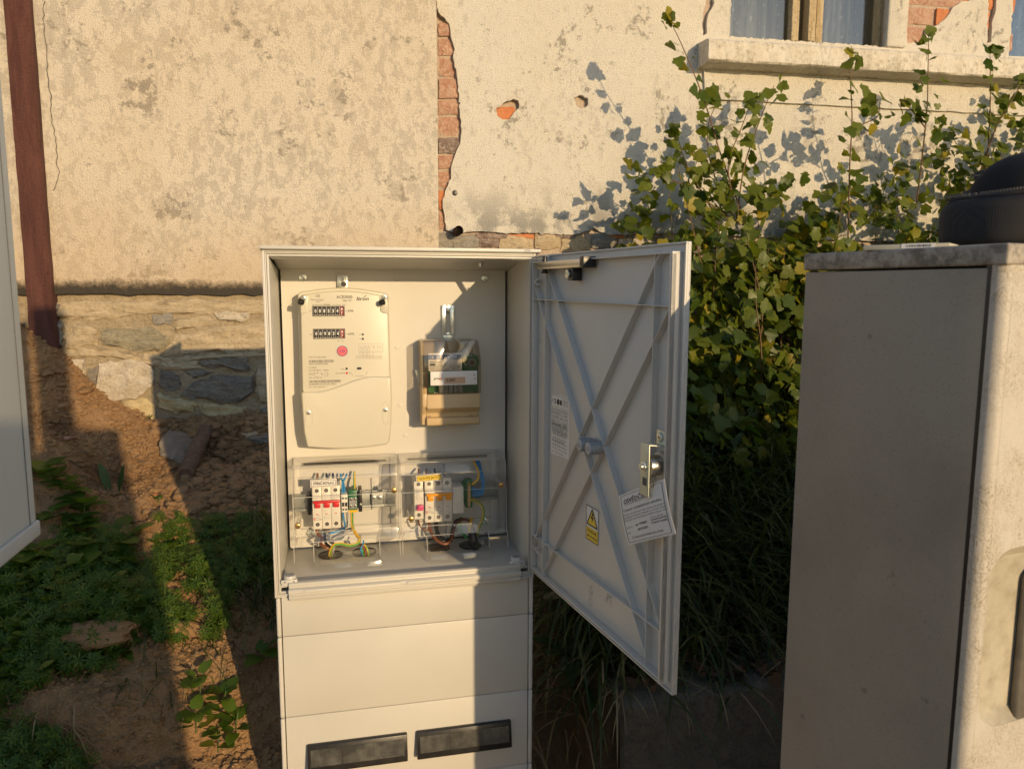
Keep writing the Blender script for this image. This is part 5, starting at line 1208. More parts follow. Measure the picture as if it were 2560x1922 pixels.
wire('yellow_w', [(905, 1360, .108), (914, 1364, .102), (920, 1376, .100), (922, 1388, .106)], 'yellow wire dropping into the second hole of the left compartment', .0019, 'R')
wire('blue_w', [(909, 1350, .110), (907, 1362, .102), (902, 1372, .100), (908, 1388, .106)], 'thin blue wire dropping into the second hole of the left compartment', .0014)
wire('green_w', [(900, 1366, .105), (906, 1376, .103), (910, 1390, .106)], 'green wire dropping into the second hole of the left compartment', .0018)
# right compartment
wire('copper_w', [(1047, 1172, .172), (1047, 1184, .155), (1049, 1200, .145)], 'brown wire above the pink toggle breaker', .0022)
wire('copper_w', [(1066, 1172, .172), (1066, 1184, .155), (1069, 1200, .145)], 'brown wire above the first pole of the orange breaker', .0022)
wire('black_w', [(1086, 1172, .172), (1088, 1184, .155), (1091, 1200, .145)], 'black wire above the second pole of the orange breaker', .0022)
wire('grey_w', [(1109, 1160, .172), (1110, 1178, .155), (1112, 1198, .145)], 'grey wire above the third pole of the orange breaker', .0024)
wire('copper_w', [(1046, 1300, .140), (1049, 1312, .132), (1058, 1322, .125), (1068, 1325, .125), (1073, 1316, .13), (1072, 1305, .135)], 'thin brown jumper wire looping under the pink toggle breaker', .0017)
wire('copper_w', [(1072, 1305, .136), (1075, 1318, .128), (1082, 1338, .115), (1098, 1354, .100), (1115, 1359, .095), (1129, 1348, .105), (1134, 1325, .125), (1143, 1305, .145), (1160, 1298, .155), (1176, 1304, .150), (1184, 1322, .140), (1188, 1340, .130)], 'thick brown wire looping under the orange toggle breaker', .0030)
wire('black_w', [(1089, 1304, .140), (1089, 1322, .130), (1096, 1342, .115), (1110, 1353, .108), (1126, 1345, .115), (1131, 1322, .130), (1139, 1303, .150), (1155, 1295, .158)], 'black wire looping under the second pole of the orange breaker', .0028)
wire('black_w', [(1093, 1304, .142), (1093, 1322, .134), (1100, 1338, .122), (1113, 1347, .115)], 'second black wire beside the loop under the orange breaker', .0025)
wire('grey_w', [(1114, 1304, .145), (1114, 1325, .145), (1115, 1345, .14)], 'grey wire hanging straight below the third pole of the orange breaker', .0024)
wire('yellow_w', [(1178, 1249, .140), (1192, 1253, .136), (1204, 1263, .134), (1209, 1280, .134), (1205, 1300, .138), (1198, 1318, .144), (1193, 1338, .15)], 'yellow wire curving down from the green terminal bar', .0028, 'R')
wire('yellow_w', [(1180, 1295, .150), (1176, 1308, .138), (1174, 1322, .128), (1175, 1336, .120)], 'yellow wire entering the black cable sheath', .0030)
wire('green_w', [(1150, 1300, .16), (1149, 1316, .155), (1157, 1332, .15), (1168, 1345, .14)], 'green wire left of the black cable sheath', .0026)
wire('black_w', [(1180, 1330, .122), (1183, 1345, .118), (1185, 1362, .116), (1187, 1375, .118)], 'thick black cable sheath going into the right floor hole', .0085)
wire('yellow_w', [(1182, 1150, .172), (1192, 1168, .150), (1197, 1184, .142), (1193, 1200, .140), (1180, 1211, .140)], 'yellow wire curving from the slot to the top of the green terminal bar', .0023)
for k in range(4):
    dx = k*3.2
    wire('blue_w', [(1189+dx, 1152, .172), (1194+dx, 1172, .150), (1203+dx*.6, 1196, .142), (1206+dx*.3, 1216+k*4, .140), (1196, 1224+k*5, .139), (1179, 1219+k*6, .139)], ['topmost', 'second', 'third', 'lowest'][k]+' of the blue wires curving into the green terminal bar', .0016)
# ---- clear covers
def cover(px0, px1, pztop, pzbot, label, notch):
    x0, zt = B(px0, pztop, .10); x1, _ = B(px1, pztop, .10); zb = B(px0, pzbot, .10)[1]
    zt -= .0; yb = YB-.007
    rt = empty('clear_cover', ((x0+x1)/2, .15, zb), label, 'cover', 'clear covers over the breakers')
    pf = [(yb, zt+.004), (.112, zt), (.104, zt-.004), (.0985, zt-.020), (.0975, zt-.055), (.0935, zt-.085), (.0935, zt-.122), (.088, zt-.140), (.079, zt-.146), (.077, zb), (yb, zb)]
    mb = MB(); n = len(pf); mb.prism(pf, 'x', x0, x1)
    # open at the back and underneath; a notch is cut out of the lower front for the cable holes
    xa, xb = notch
    keep = []
    for k, f in enumerate(mb.f):
        if k in (n-1, n-2): continue
        keep.append(f)
    # replace the lower front faces (segments 8 and 9) by side pieces
    keep2 = [f for f in keep if f not in (mb.f[8], mb.f[7])]
    mb.f = keep2; mb.m = [0]*len(keep2)
    for (a, b) in ((x0, xa), (xb, x1)):
        p7, p8, p9 = pf[7], pf[8], pf[9]
        mb.add([(a, *p7), (b, *p7), (b, *p8), (a, *p8), (b, *p9), (a, *p9)], [(0, 1, 2, 3), (3, 2, 4, 5)])
    # notch walls: sloped hood back to the cable holes
    p7, p8, p9 = pf[7], pf[8], pf[9]
    mb.add([(xa, *p7), (xb, *p7), (xb-.004, .110, p7[1]-.006), (xa+.004, .110, p7[1]-.006), (xa, *p8), (xa, *p9), (xa+.004, .110, zb), (xb, *p8), (xb, *p9), (xb-.004, .110, zb)],
           [(0, 1, 2, 3), (0, 3, 6, 5, 4), (1, 7, 8, 9, 2)])
    sh = mb.build('cover_shell', M_['clear'], rt, bevel=.0035, seg=3, ang=12)
    # pale tubes along the clear plastic's edges and creases imitate its highlights
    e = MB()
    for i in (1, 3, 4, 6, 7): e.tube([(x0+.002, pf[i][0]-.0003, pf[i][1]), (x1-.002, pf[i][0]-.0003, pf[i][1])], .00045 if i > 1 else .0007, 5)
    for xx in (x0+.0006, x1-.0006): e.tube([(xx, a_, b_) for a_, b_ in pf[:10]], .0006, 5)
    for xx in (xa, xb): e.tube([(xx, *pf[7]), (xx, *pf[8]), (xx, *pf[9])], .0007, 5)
    e.build('edge_glint', M_['edge'], rt, smooth=True, kind='stuff')
    # low tray lip in front of the holes
    mb = MB(); mb.add([(xa+.001, .052, -.5105), (xb+.006, .052, -.5105), (xb, .052+.001, zb+.016-.014), (xa+.005, .053, zb+.002), (xa+.005, .11, zb+.004), (xb, .11, zb+.004), (xa+.001, .11, -.5105), (xb+.006, .11, -.5105)], [(0, 1, 2, 3), (3, 2, 5, 4), (0, 3, 4, 6), (1, 7, 5, 2)])
    mb.build('cover_lip', M_['clear'], rt, bevel=.001)
    return rt
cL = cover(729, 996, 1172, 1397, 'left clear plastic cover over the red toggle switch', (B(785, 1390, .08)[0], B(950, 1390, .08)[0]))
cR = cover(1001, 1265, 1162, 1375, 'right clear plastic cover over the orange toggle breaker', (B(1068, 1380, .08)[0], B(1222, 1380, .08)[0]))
for (px, py, rt) in ((744.5, 1314, cL), (985, 1225, cL), (1028, 1297, cR), (1253.5, 1212, cR)):
    c = B(px, py, .095); o = MB().cyl((c[0], .0975, c[1]), (c[0], .0915, c[1]), .0058, .0050, n=20).build('cover_screw', M_['brass'], rt, bevel=.0012)
    MB().cyl((c[0], YB-.006, c[1]), (c[0], .0975, c[1]), .0042, n=14, cap=False).build('screw_sleeve', M_['clear'], rt, smooth=True)
    mb = MB(); line(mb, (c[0]-.003, c[1]), (c[0]+.003, c[1]+.001), .0009, .0913); mb.build('slot', M_['seam'], o)
# ================================================================== grey cabinet at the right
bk = bpl(2015.6, 635, CAM+Vector((0, .73, 0)), Vector((0, 1, 0)))
RC = RD(9); yR = Vector((-math.sin(RC), math.cos(RC), 0)); LD = .222
org = bk-yR*LD
FG = Matrix.Translation((org.x, org.y, 0)) @ Matrix.Rotation(RC, 4, 'Z'); zt = bk.z
gc = empty('grey_cabinet', (org.x+.15, org.y+.1, -1.25), 'dusty grey street cabinet with a flaking pale front and recessed handle at the right edge', 'street cabinet', rz=RC)
FGi = FG.inverted()
def gfront(px, py, v=0.):
    p = FGi @ bpl(px, py, FG @ Vector((0, v, 0)), FG.to_3x3() @ Vector((0, 1, 0))); return (p.x, p.z)
def gside(px, py):
    p = FGi @ bpl(px, py, FG @ Vector((0, 0, 0)), FG.to_3x3() @ Vector((1, 0, 0))); return (p.y, p.z)
WG = 1.25; zs = gside(2010, 679)[1]; yg = gside(2473, 679)[0]
mb = MB(FG); mb.box(-.0015, WG, -.0015, LD+.002, zs+.0012, zt); mb.build('cabinet_lid', M_['dusty_top'], gc, bevel=.0022, seg=3)
MB(FG).box(0, WG, yg+.0012, LD, -1.3, zs-.0008).build('cabinet_body', M_['dusty'], gc, bevel=.0015)
MB(FG).box(.0004, WG, yg-.004, yg+.003, -1.3, zs+.003).build('gasket', M_['black'], gc)
# front door with a rounded arris and a recessed handle trough
xa, za = gfront(2461, 1500); hz0, hz1 = gfront(2500, 1812)[1], gfront(2520, 1372)[1]
xh0 = gfront(2458, 1600)[0]; xh1 = xh0+.15
d0, d1 = -.0, .0
r = .010; zT = zs+.0065; zBt = -1.24; yfz = 0.
mb = MB(FG)
prof = [(.0002, yg-.0022), (.0002, r)]+[(r-r*math.cos(RD(a)), r-r*math.sin(RD(a))) for a in (15, 30, 45, 60, 75, 90)]+[(xh0-.001, 0)]
prof2 = prof+[(xh0-.001, yg-.0022)]
mb.prism([(x, y) for x, y in prof2], 'z', zBt, zT)
mb.build('front_door', M_['flaky'], gc, smooth=True)
# plate with a rounded slot
slot = []
rx = .030
for cx, cz, a0 in ((xh0+rx, hz0+rx, 180), (xh1-rx, hz0+rx, 270), (xh1-rx, hz1-rx, 0), (xh0+rx, hz1-rx, 90)):
    for k in range(9): a = RD(a0+90*k/8); slot.append(Vector((cx+rx*math.cos(a), cz+rx*math.sin(a))))
outer = [Vector((xh0-.0012, zBt)), Vector((WG, zBt)), Vector((WG, zT)), Vector((xh0-.0012, zT))]
surf('front_plate', outer, [slot], .0, .003, .03, M_['flaky'], gc, FG, amp=0, seed=1, steiner_jit=.1)
mb = MB(FG); n = len(slot); cc = Vector(((xh0+xh1)/2, (hz0+hz1)/2))
ins = [cc+(p-cc)*1.0 for p in slot]
def shr(p, s): q = p-cc; return cc+Vector((q.x-math.copysign(s, q.x), q.y-math.copysign(s*1.4, q.y)))
vs = [(p.x, .0005, p.y) for p in slot]+[(p.x, .0030, p.y) for p in [shr(p, .002) for p in slot]]+[(p.x, min(.011, yg-.0055), p.y) for p in [shr(p, .0075) for p in slot]]
mb.add(vs, [(i, (i+1) % n, n+(i+1) % n, n+i) for i in range(n)]+[(n+i, n+(i+1) % n, 2*n+(i+1) % n, 2*n+i) for i in range(n)]+[tuple(range(2*n, 3*n))])
mb.build('handle_trough', M_['dusty_light'] if 'dusty_light' in M_ else mat('worn_trough_paint', (.47, .43, .33), .5, c2=(.30, .26, .19), scale=45, lo=.45, hi=.75), gc, smooth=True)
xg0 = gfront(2545, 1600)[0]+.009; zg0, zg1 = gfront(2540, 1815)[1], gfront(2555, 1430)[1]
mb = MB(FG); mb.prism([(x, z) for x, z in rrect(xg0-.002, xg0+.09, zg0-.004, zg1, .012)], 'y', .0003, min(.0105, yg-.006)); mb.build('handle', mat('dull_handle', (.10, .09, .075), .5, c2=(.16, .14, .11), scale=40), gc, bevel=.004, seg=3)
# ---- black bag and a small packet on the lid
bx, bz_ = None, None
cb_ = FG @ Vector((0, .10, 0))
pL = bpl(2357, 520, cb_, FG.to_3x3() @ Vector((0, 1, 0))); qL = FGi @ pL
bag = empty('equipment_bag', FG @ Vector((qL.x+.09, .11, zt)), 'black zipped fabric bag lying on top of the dusty grey cabinet', 'bag', rz=RC)
zb1 = (FGi @ bpl(2560, 378, cb_, FG.to_3x3() @ Vector((0, 1, 0)))).z
def supell(cx, cy, cz, rx, ry, rz, e=.35, n=36, m=20, zlo=-1, zhi=1, fn=None):
    vs = []; fs = []
    for j in range(m+1):
        t = -math.pi/2+math.pi*j/m; s_ = math.sin(t); c_ = math.cos(t)
        s_ = math.copysign(abs(s_)**e, s_); c_ = abs(c_)**e
        for i in range(n):
            a = 2*math.pi*i/n; ca = math.copysign(abs(math.cos(a))**.7, math.cos(a)); sa = math.copysign(abs(math.sin(a))**.7, math.sin(a))
            v = Vector((cx+rx*c_*ca, cy+ry*c_*sa, cz+rz*s_))
            vs.append(fn(v) if fn else v)
    for j in range(m):
        for i in range(n): fs.append((j*n+i, j*n+(i+1) % n, (j+1)*n+(i+1) % n, (j+1)*n+i))
    return vs, fs
BW, BD, Hb = .105, .062, .052
xc = qL.x+BW+.040; yc = .105
def wob(v): d = .0022*noise.noise(Vector((v.x*30, v.y*30, v.z*24))); return Vector((v.x+d, v.y+d, v.z+d*.8+.034*max(0, (v.x-xc)/BW+.85)*max(0, min(1, (v.z-zt-.02)/.03))))
mb = MB(FG); mb.add(*supell(xc, yc, zt+Hb/2+.001, BW, BD, Hb/2, .38, fn=wob)); mb.build('bag_body', M_['fabric'], bag, smooth=True)
mb = MB(FG)
def dome(v): d = .002*noise.noise(Vector((v.x*26, v.y*26, v.z*30))); k = max(0, (v.z-(zt+Hb-.012)))/.05; return Vector((v.x+.012*k+d, v.y+d, v.z+d))
mb.add(*supell(xc+.012, yc, zt+Hb-.004, BW-.018, BD-.006, max(.03, zb1-zt-Hb+.012), .75, fn=dome)); mb.build('bag_lid', mat('black_pile', (.008, .008, .009), .9), bag, smooth=True)
def ringpath(rx, ry, z0, dz, n=60):
    o = []
    for i in range(n+1):
        a = 2*math.pi*i/n; ca = math.copysign(abs(math.cos(a))**.7, math.cos(a)); sa = math.copysign(abs(math.sin(a))**.7, math.sin(a)); o.append(Vector((xc+.004+rx*ca, yc+ry*sa, z0+dz*(ca+1)*2.6)))
    return o
for (rx, ry, z0, rr_) in ((BW-.004, BD-.001, zt+Hb-.001, .0013), (BW-.046, BD-.006, zt+Hb+.022, .0010)):
    MB(FG).tube(ringpath(rx, ry, z0, .006), rr_, 6).build('piping', M_['fabric'], bag, smooth=True)
    zp_ = MB(FG); pth = ringpath(rx, ry+.001, z0+.0035, .006, 150)
    for p in pth[::1]:
        zp_.box(p.x-.0006, p.x+.0006, p.y-.0012, p.y+.0012, p.z-.0011, p.z+.0011)
    zp_.build('zip_teeth', mat('zip', (.10, .08, .065), .4), bag)
st_ = MB(FG); pth = ringpath(BW*.985, BD*.99, zt+Hb*.70, .004, 90)
for p in pth: st_.box(p.x-.0011, p.x+.0011, p.y-.0012, p.y+.0012, p.z-.0003, p.z+.0003)
st_.build('stitching', M_['black'], bag)
pk0 = FGi @ bpl(2160, 628, FG @ Vector((0, .15, 0)), FG.to_3x3() @ Vector((0, 1, 0))); pk1 = FGi @ bpl(2322, 628, FG @ Vector((0, .13, 0)), FG.to_3x3() @ Vector((0, 1, 0)))
FP = FG @ Matrix.Translation((.012, .150, zt)) @ Matrix.Rotation(RD(-62), 4, 'Z')
pk = MB(FP).box(0, .074, -.02, .02, 0, .0048).build('seal_packet', mat('packet', (.50, .47, .37), .5), None, bevel=.0008, origin=FP @ Vector((.037, 0, 0))); tag(pk, 'flat pale packet with a barcode sticker lying on the lid left of the black bag', 'packet')
ll = MB(FP).box(.034, .062, -.0204, .0, .0009, .0051).build('barcode_sticker', M_['white'], pk)
mb = MB(FP); barcode(mb, .038, .058, .0018, .0040, -.0206, None, 4); mb.build('barcode', M_['ink'], ll)
# ---- open door of a neighbouring cabinet at the left edge
XL = by(91, 1300, -.6).x; zlo = by(91, 1300, -.6).z; zhi = .33
nd = empty('neighbour_cabinet', (XL-.2, -1.2, -1.25), 'pale cabinet door standing open close to the viewer at the left edge', 'cabinet')
MB().box(XL-.006, XL, -1.07, -.6, zlo, zhi).build('open_door', mat('pale_door_paint', (.70, .70, .64), .5, c2=(.68, .68, .62), scale=5), nd, bevel=.0015)
MB().box(XL-.006, XL+.0025, -1.07, -.598, zlo-.014, zlo+.0002).build('door_rim', M_['plastic'], nd, bevel=.002, seg=3)
MB().box(XL-.0002, XL+.0005, -.6145, -.6138, zlo, zhi).build('door_crease', M_['seam'], nd)
MB().box(XL-.52, XL-.01, -1.36, -1.075, -1.3, zhi+.01).build('cabinet_body', M_['plastic'], nd, bevel=.004)
# ---- unseen stand-ins added behind the viewer to throw the shadows at the left (sun direction: x falls by .36 and z by .213 per metre of y)
def caster(name, label, cat, y0, dep, s0, s1, t1, m, zb=-1.3, t0=None):
    o = MB().box(s0-KX*(y0-dep), s1-KX*y0, y0-dep, y0, t0-KZ*y0 if t0 is not None else zb, t1-KZ*y0).build(name, m, None, bevel=.006); tag(o, label, cat); return o
caster('shadow_block', 'tall grey shadow block added behind the viewer', 'cabinet', -2.15, .22, -.33, -.118, -.17, M_['plastic'])
caster('shadow_block', 'wide low shadow block added behind the viewer', 'cabinet', -2.45, .25, -.85, -.33, -.235, M_['plastic'])
caster('shadow_post', 'slim grey shadow post added behind the viewer', 'post', -1.95, .03, -.351, -.247, .234, M_['dusty'])
# ================================================================== plants
def M_at(p, nrm, spin=0., s=1.):
    q = Vector(nrm).normalized().to_track_quat('Z', 'Y'); return Matrix.Translation(p) @ q.to_matrix().to_4x4() @ Matrix.Rotation(spin, 4, 'Z') @ Matrix.Scale(s, 4)
def leaf_mesh(name, kind, m, seed=0):
    r = random.Random(seed); n = 7
    if kind == 'lobed': key = [(0, 0), (.18, -.05), (.34, -.07), (.43, .06), (.42, .18), (.56, .30), (.57, .42), (.46, .52), (.36, .56), (.34, .70), (.18, .86), (0, .98)]
    elif kind == 'round': key = [(0, 0), (.2, .02), (.36, .16), (.43, .36), (.41, .56), (.30, .76), (.16, .91), (0, 1.)]
    elif kind == 'long': key = [(0, 0), (.05, .05), (.12, .2), (.17, .4), (.165, .6), (.11, .8), (.05, .93), (0, 1.)]
    elif kind == 'rosette': key = [(0, 0), (.03, .1), (.10, .2), (.08, .26), (.17, .36), (.15, .43), (.24, .55), (.22, .62), (.26, .74), (.17, .9), (0, 1.)]
    pts = [(x*(1+r.uniform(-.12, .12)), y) for x, y in key]
    ptl = [(-x*(1+r.uniform(-.12, .12)), y) for x, y in key]
    def zc(x, y): return .20*abs(x)+-.30*y*y+.03*math.sin(9*y+seed)*abs(x)*2-.10*abs(x)*y
    vs = [(0, y, zc(0, y)) for x, y in key]+[(x, y, zc(x, y)) for x, y in pts[1:-1]]+[(x, y, zc(x, y)) for x, y in ptl[1:-1]]
    K = len(key); fs = []
    for i in range(K-1):
        a = i; b = i+1
        ra = K+i-1 if 0 < i < K-1 else a; rb = K+i if i+1 < K-1 else b
        la = 2*K-2+i-1 if 0 < i < K-1 else a; lb_ = 2*K-2+i if i+1 < K-1 else b
        f = [a]+([ra] if ra != a else [])+([rb] if rb != b else [])+[b]; f2 = [a, b]+([lb_] if lb_ != b else [])+([la] if la != a else [])
        if len(f) > 2: fs.append(tuple(f))
        if len(f2) > 2: fs.append(tuple(f2))
    me = bpy.data.meshes.new(name); me.from_pydata(vs, [], fs); me.materials.append(m); me.polygons.foreach_set('use_smooth', [True]*len(fs)); me.update()
    return me, vs, fs
LF = [leaf_mesh('leaf', 'lobed', M_['leaf'], k) for k in range(4)]
LR = [leaf_mesh('leaf', 'round', M_['weed'], k) for k in range(3)]
LL = [leaf_mesh('leaf', 'long', M_['dock'], k) for k in range(3)]
LO = [leaf_mesh('leaf', 'rosette', M_['weed'], k) for k in range(3)]
# -- bush: several shrubs against the wall
rg = random.Random(21)
ENV = [(1555, 560), (1600, 430), (1640, 400), (1690, 330), (1740, 300), (1790, 330), (1850, 350), (1900, 410), (1960, 430), (2040, 440), (2100, 410), (2160, 440), (2230, 380), (2300, 310), (2380, 300), (2450, 270), (2560, 210), (2700, 200), (3000, 190)]
def env(px): return float(np.interp(px, [a for a, b in ENV], [b for a, b in ENV]))
LAB = ['leftmost leafy shrub growing against the cream wall beside the open cabinet door', 'second leafy shrub from the left under the window ledge', 'third leafy shrub with tall upright shoots in front of the window ledge', 'rightmost leafy shrub behind the black bag']
RNG = [(1590, 1830), (1830, 2080), (2080, 2330), (2330, 2950)]
shoots = [ # tip, bend, base  (photo positions with distance y)
 [(1672, 45, 1.05), (1712, 130, 1.05), (1760, 250, 1.08), (1800, 380, 1.12), (1850, 520, 1.15)],
 [(1935, 215, 1.15), (1900, 300, 1.14), (1860, 420, 1.12), (1840, 560, 1.1)], [(1800, 240, 1.2), (1770, 320, 1.2), (1780, 420, 1.15), (1840, 560, 1.1)],
 [(1880, 250, 1.1), (1850, 330, 1.1), (1820, 420, 1.1), (1850, 560, 1.1)], [(1590, 430, 1.15), (1640, 440, 1.15), (1720, 470, 1.12), (1840, 560, 1.1)],
 [(2124, 132, 1.0), (2126, 200, 1.0), (2130, 300, 1.02), (2124, 420, 1.05), (2120, 600, 1.1)], [(2200, 250, 1.02), (2195, 290, 1.02), (2160, 310, 1.02), (2130, 330, 1.03)],
 [(2322, 90, .95), (2320, 180, .95), (2318, 260, .97), (2310, 350, 1.0), (2290, 520, 1.1)], [(2260, 250, .97), (2290, 290, .97), (2314, 320, .98)],
 [(2475, 130, .95), (2476, 210, .95), (2474, 300, .97), (2465, 420, 1.0), (2440, 560, 1.1)], [(2560, 200, .9), (2530, 250, .9), (2490, 320, .95), (2440, 460, 1.05)], [(2610, 160, .9), (2590, 260, .9), (2560, 400, 1.0)],
 [(1690, 330, 1.2), (1720, 420, 1.18), (1790, 540, 1.12)], [(1640, 640, .95), (1700, 700, 1.0), (1800, 800, 1.1)], [(1889, 650, .70), (1890, 760, .72), (1902, 860, .76), (1905, 1000, .85)]]
bush_leaves = [[] for _ in RNG]; bushes = []
for k, (a, b) in enumerate(RNG):
    p = by((a+min(b, 2600))/2, 1150, 1.05); p.z = gz(p.x, p.y); bushes.append(empty('leafy_shrub', p, LAB[k], 'shrub', 'shrubs against the cream wall'))
def bidx(px): return next((i for i, (a, b) in enumerate(RNG) if px < b), 3)
def add_leaf(p, px, s=.04, up=.6, tag_=None):
    nrm = Vector((rg.gauss(.30, .55), rg.gauss(-.75, .5), rg.gauss(up, .5)))
    bush_leaves[bidx(px)].append((p, nrm, rg.uniform(0, 6.28), s*rg.uniform(.6, 1.35)))
for sh in shoots:
    pts = smooth([by(*q) for q in sh], 6); px = sh[0][0]; n = len(pts)
    MB().tube(pts, .002, 5, rr=[.0011+.0022*i/n for i in range(n)]).build('stem', M_['stem'], bushes[bidx(px)], smooth=True)
    L = 0; side = 1
    for i in range(1, n):
        L += (pts[i]-pts[i-1]).length
        while L > .015:
            L -= .015; side = -side
            off = Vector((side*rg.uniform(.012, .04), rg.uniform(-.03, .01), rg.uniform(-.012, .02)))
            if rg.random() < .78: add_leaf(pts[i]+off, px, .036)
    for q in range(4): add_leaf(pts[0]+Vector((rg.uniform(-.025, .025), rg.uniform(-.02, .01), rg.uniform(-.02, .015))), px, .040)
# stems from the ground
for k in range(34):
    px = rg.uniform(1640, 2650); yy = rg.uniform(.85, 1.2); e_ = env(px); b0 = by(px+rg.uniform(-40, 60), 1130, 1.05); b0.z = gz(b0.x, b0.y)-.02
    tp = by(px, e_+rg.uniform(70, 300), yy); md = b0.lerp(tp, .5)+Vector((rg.uniform(-.06, .06), rg.uniform(-.06, .06), 0))
    pts = smooth([b0, md, tp], 7); MB().tube(pts, .003, 5, rr=[.0040-.0032*i/len(pts) for i in range(len(pts))]).build('stem', M_['stem'], bushes[bidx(px)], smooth=True)
    for q in range(14): add_leaf(pts[-1-q//2]+Vector((rg.uniform(-.03, .03), rg.uniform(-.03, .01), rg.uniform(-.01, .02))), px, .036)
cnt = 0
while cnt < 6200:
    px = rg.uniform(1560, 2950); e_ = env(px); py = e_+(1190-e_)*rg.random()**.9
    up_ = (py-e_)/max(1, 1190-e_); 
    dens_ = min(1, .38+1.4*up_) if py < 560 else 1
    if px < 1640 and py < 560: dens_ *= .5
    if rg.random() > dens_: continue
    clump = noise.noise(Vector((px*.011, py*.011, 3)))
    if clump < -.12+.10*rg.random() and py < 620: continue
    yb_ = 1.30-.0*up_; yf_ = 1.12-.48*min(1, up_*1.2)
    yy = yb_-(yb_-yf_)*rg.random()**.8
    p = by(px, py, yy)
    if p.z < gz(p.x, p.y)+.02: continue
    add_leaf(p, px, .037 if py < 560 else .044); cnt += 1
for k, bl in enumerate(bush_leaves):
    bl.sort(key=lambda t: (t[0]-CAM).length-(0.35 if False else 0)); o = bushes[k]
    for (p, nrm, sp, s) in bl[:150]:
        inst('leaf', LF[rg.randrange(4)][0], M_at(p, nrm, sp, s), o)
    mb = MB()
    for (p, nrm, sp, s) in bl[150:]:
        _, vs, fs = LF[rg.randrange(4)]; mb.add(vs, fs, M_at(p, nrm, sp, s))
    W_ = wm(o); me = bpy.data.meshes.new('foliage'); Wi = W_.inverted(); me.from_pydata([(Wi @ v)[:] for v in mb.v], [], mb.f); me.materials.append(M_['leaf']); me.polygons.foreach_set('use_smooth', [True]*len(mb.f)); me.update()
    f = inst('foliage', me, W_, o); f['kind'] = 'stuff'
# -- generic batch of meshes as stuff
def batch(name, items, m, label=None, kind='stuff', parent=None, cat=None):
    vs = []; fs = []
    for (v, f, M) in items:
        b = len(vs); A = np.array(v) @ np.array(M.to_3x3()).T+np.array(M.translation); vs.extend(A.tolist()); fs.extend([tuple(b+i for i in q) for q in f])
    me = bpy.data.meshes.new(name); me.from_pydata(vs, [], fs); me.materials.append(m); me.polygons.foreach_set('use_smooth', [True]*len(fs)); me.update()
    o = inst(name, me, Matrix.Identity(4), parent); tag(o, label, cat, kind=kind); return o
def blade(L, w, bend, n=5, seed=0):
    vs = []; 
    for i in range(n+1):
        t = i/n; x = w*(1-t)**.6; yy = L*t*math.cos(bend*t*.6); z = L*math.sin(bend*t)*.0; a = bend*t
        vs += [(-x/2, L*(math.sin(a)/max(bend, .01)), L*((1-math.cos(a))/max(bend, .01))*-1), (x/2, L*(math.sin(a)/max(bend, .01)), L*((1-math.cos(a))/max(bend, .01))*-1)]
    return vs, [(2*i, 2*i+1, 2*i+3, 2*i+2) for i in range(n)]
BL = [blade(1, .030, b) for b in (.5, .9, 1.3, 1.8)]
def blade_M(p, az, el, s): # local y points along the blade, local -z is the bend direction
    d = Vector((math.cos(az)*math.cos(el), math.sin(az)*math.cos(el), math.sin(el))); sd = Vector((-math.sin(az), math.cos(az), 0)); up = sd.cross(d)
    if up.z < 0: up = -up
    sd = d.cross(up)
    return Matrix.Translation(p) @ (Matrix((sd, d, up)).transposed().to_4x4()) @ Matrix.Scale(s, 4)
def grass_patch(name, N, fn, m, label, lmin, lmax, az0=None, azs=3.14, el=(.5, 1.3), wide=1.):
    it = []
    while len(it) < N:
        p = fn()
        if p is None: continue
        az = rg.uniform(-3.14, 3.14) if az0 is None else rg.gauss(az0, azs)
        v, f = BL[rg.randrange(4)]; s = rg.uniform(lmin, lmax); it.append((v, f, blade_M(p, az, rg.uniform(*el), s)))
    return batch(name, it, m, label, cat='grass')
def in_area(x0, x1, y0, y1, fn=None):
    def f():
        x = rg.uniform(x0, x1); y = rg.uniform(y0, y1)
        if fn and not fn(x, y): return None
        return Vector((x, y, gz(x, y)-.003))
    return f
grass_patch('long_grass', 8500, in_area(.62, 2.1, .10, 1.15, lambda x, y: y > .30 or rg.random() < (y-.08)*3), M_['grass'], 'long green grass bent over on the bank right of the open door', .14, .36, -1.9, .8, (.15, 1.1))
grass_patch('dry_grass', 2000, in_area(.45, 2.1, .08, 1.0), M_['straw'], 'dry straw lying in the grass bank right of the open door', .08, .24, -1.9, 1.0, (.05, .5))
grass_patch('dark_grass', 700, in_area(-.13, .05, .42, .80), M_['grass'], 'drooping grass tuft in the shade left of the cabinet', .07, .16, None, 3, (.6, 1.4))
grass_patch('short_grass', 260, in_area(-.36, -.12, .28, .72), M_['grass'], 'sparse grass blades in the sunlit strip', .05, .12, None, 3, (.5, 1.4))
def px_area(poly):
    x0 = min(p[0] for p in poly); x1 = max(p[0] for p in poly); y0 = min(p[1] for p in poly); y1 = max(p[1] for p in poly)
    def ins(p):
        c = False; j = len(poly)-1
        for i in range(len(poly)):
            a, b = poly[i], poly[j]
            if (a[1] > p[1]) != (b[1] > p[1]) and p[0] < (b[0]-a[0])*(p[1]-a[1])/(b[1]-a[1])+a[0]: c = not c
            j = i
        return c
    def f():
        q = (rg.uniform(x0, x1), rg.uniform(y0, y1))
        if not ins(q): return None
        p = on_ground(*q); p.z = gz(p.x, p.y)-.002; return p
    return f
straw_a = px_area([(90, 1720), (230, 1660), (260, 1740), (220, 1880), (120, 1900)]); straw_b = px_area([(330, 1640), (480, 1620), (520, 1740), (430, 1800), (380, 1720)])
grass_patch('straw_tuft', 240, straw_a, M_['straw'], 'dry straw tuft lying on bare soil at the lower left', .04, .10, .3, .8, (.02, .5))
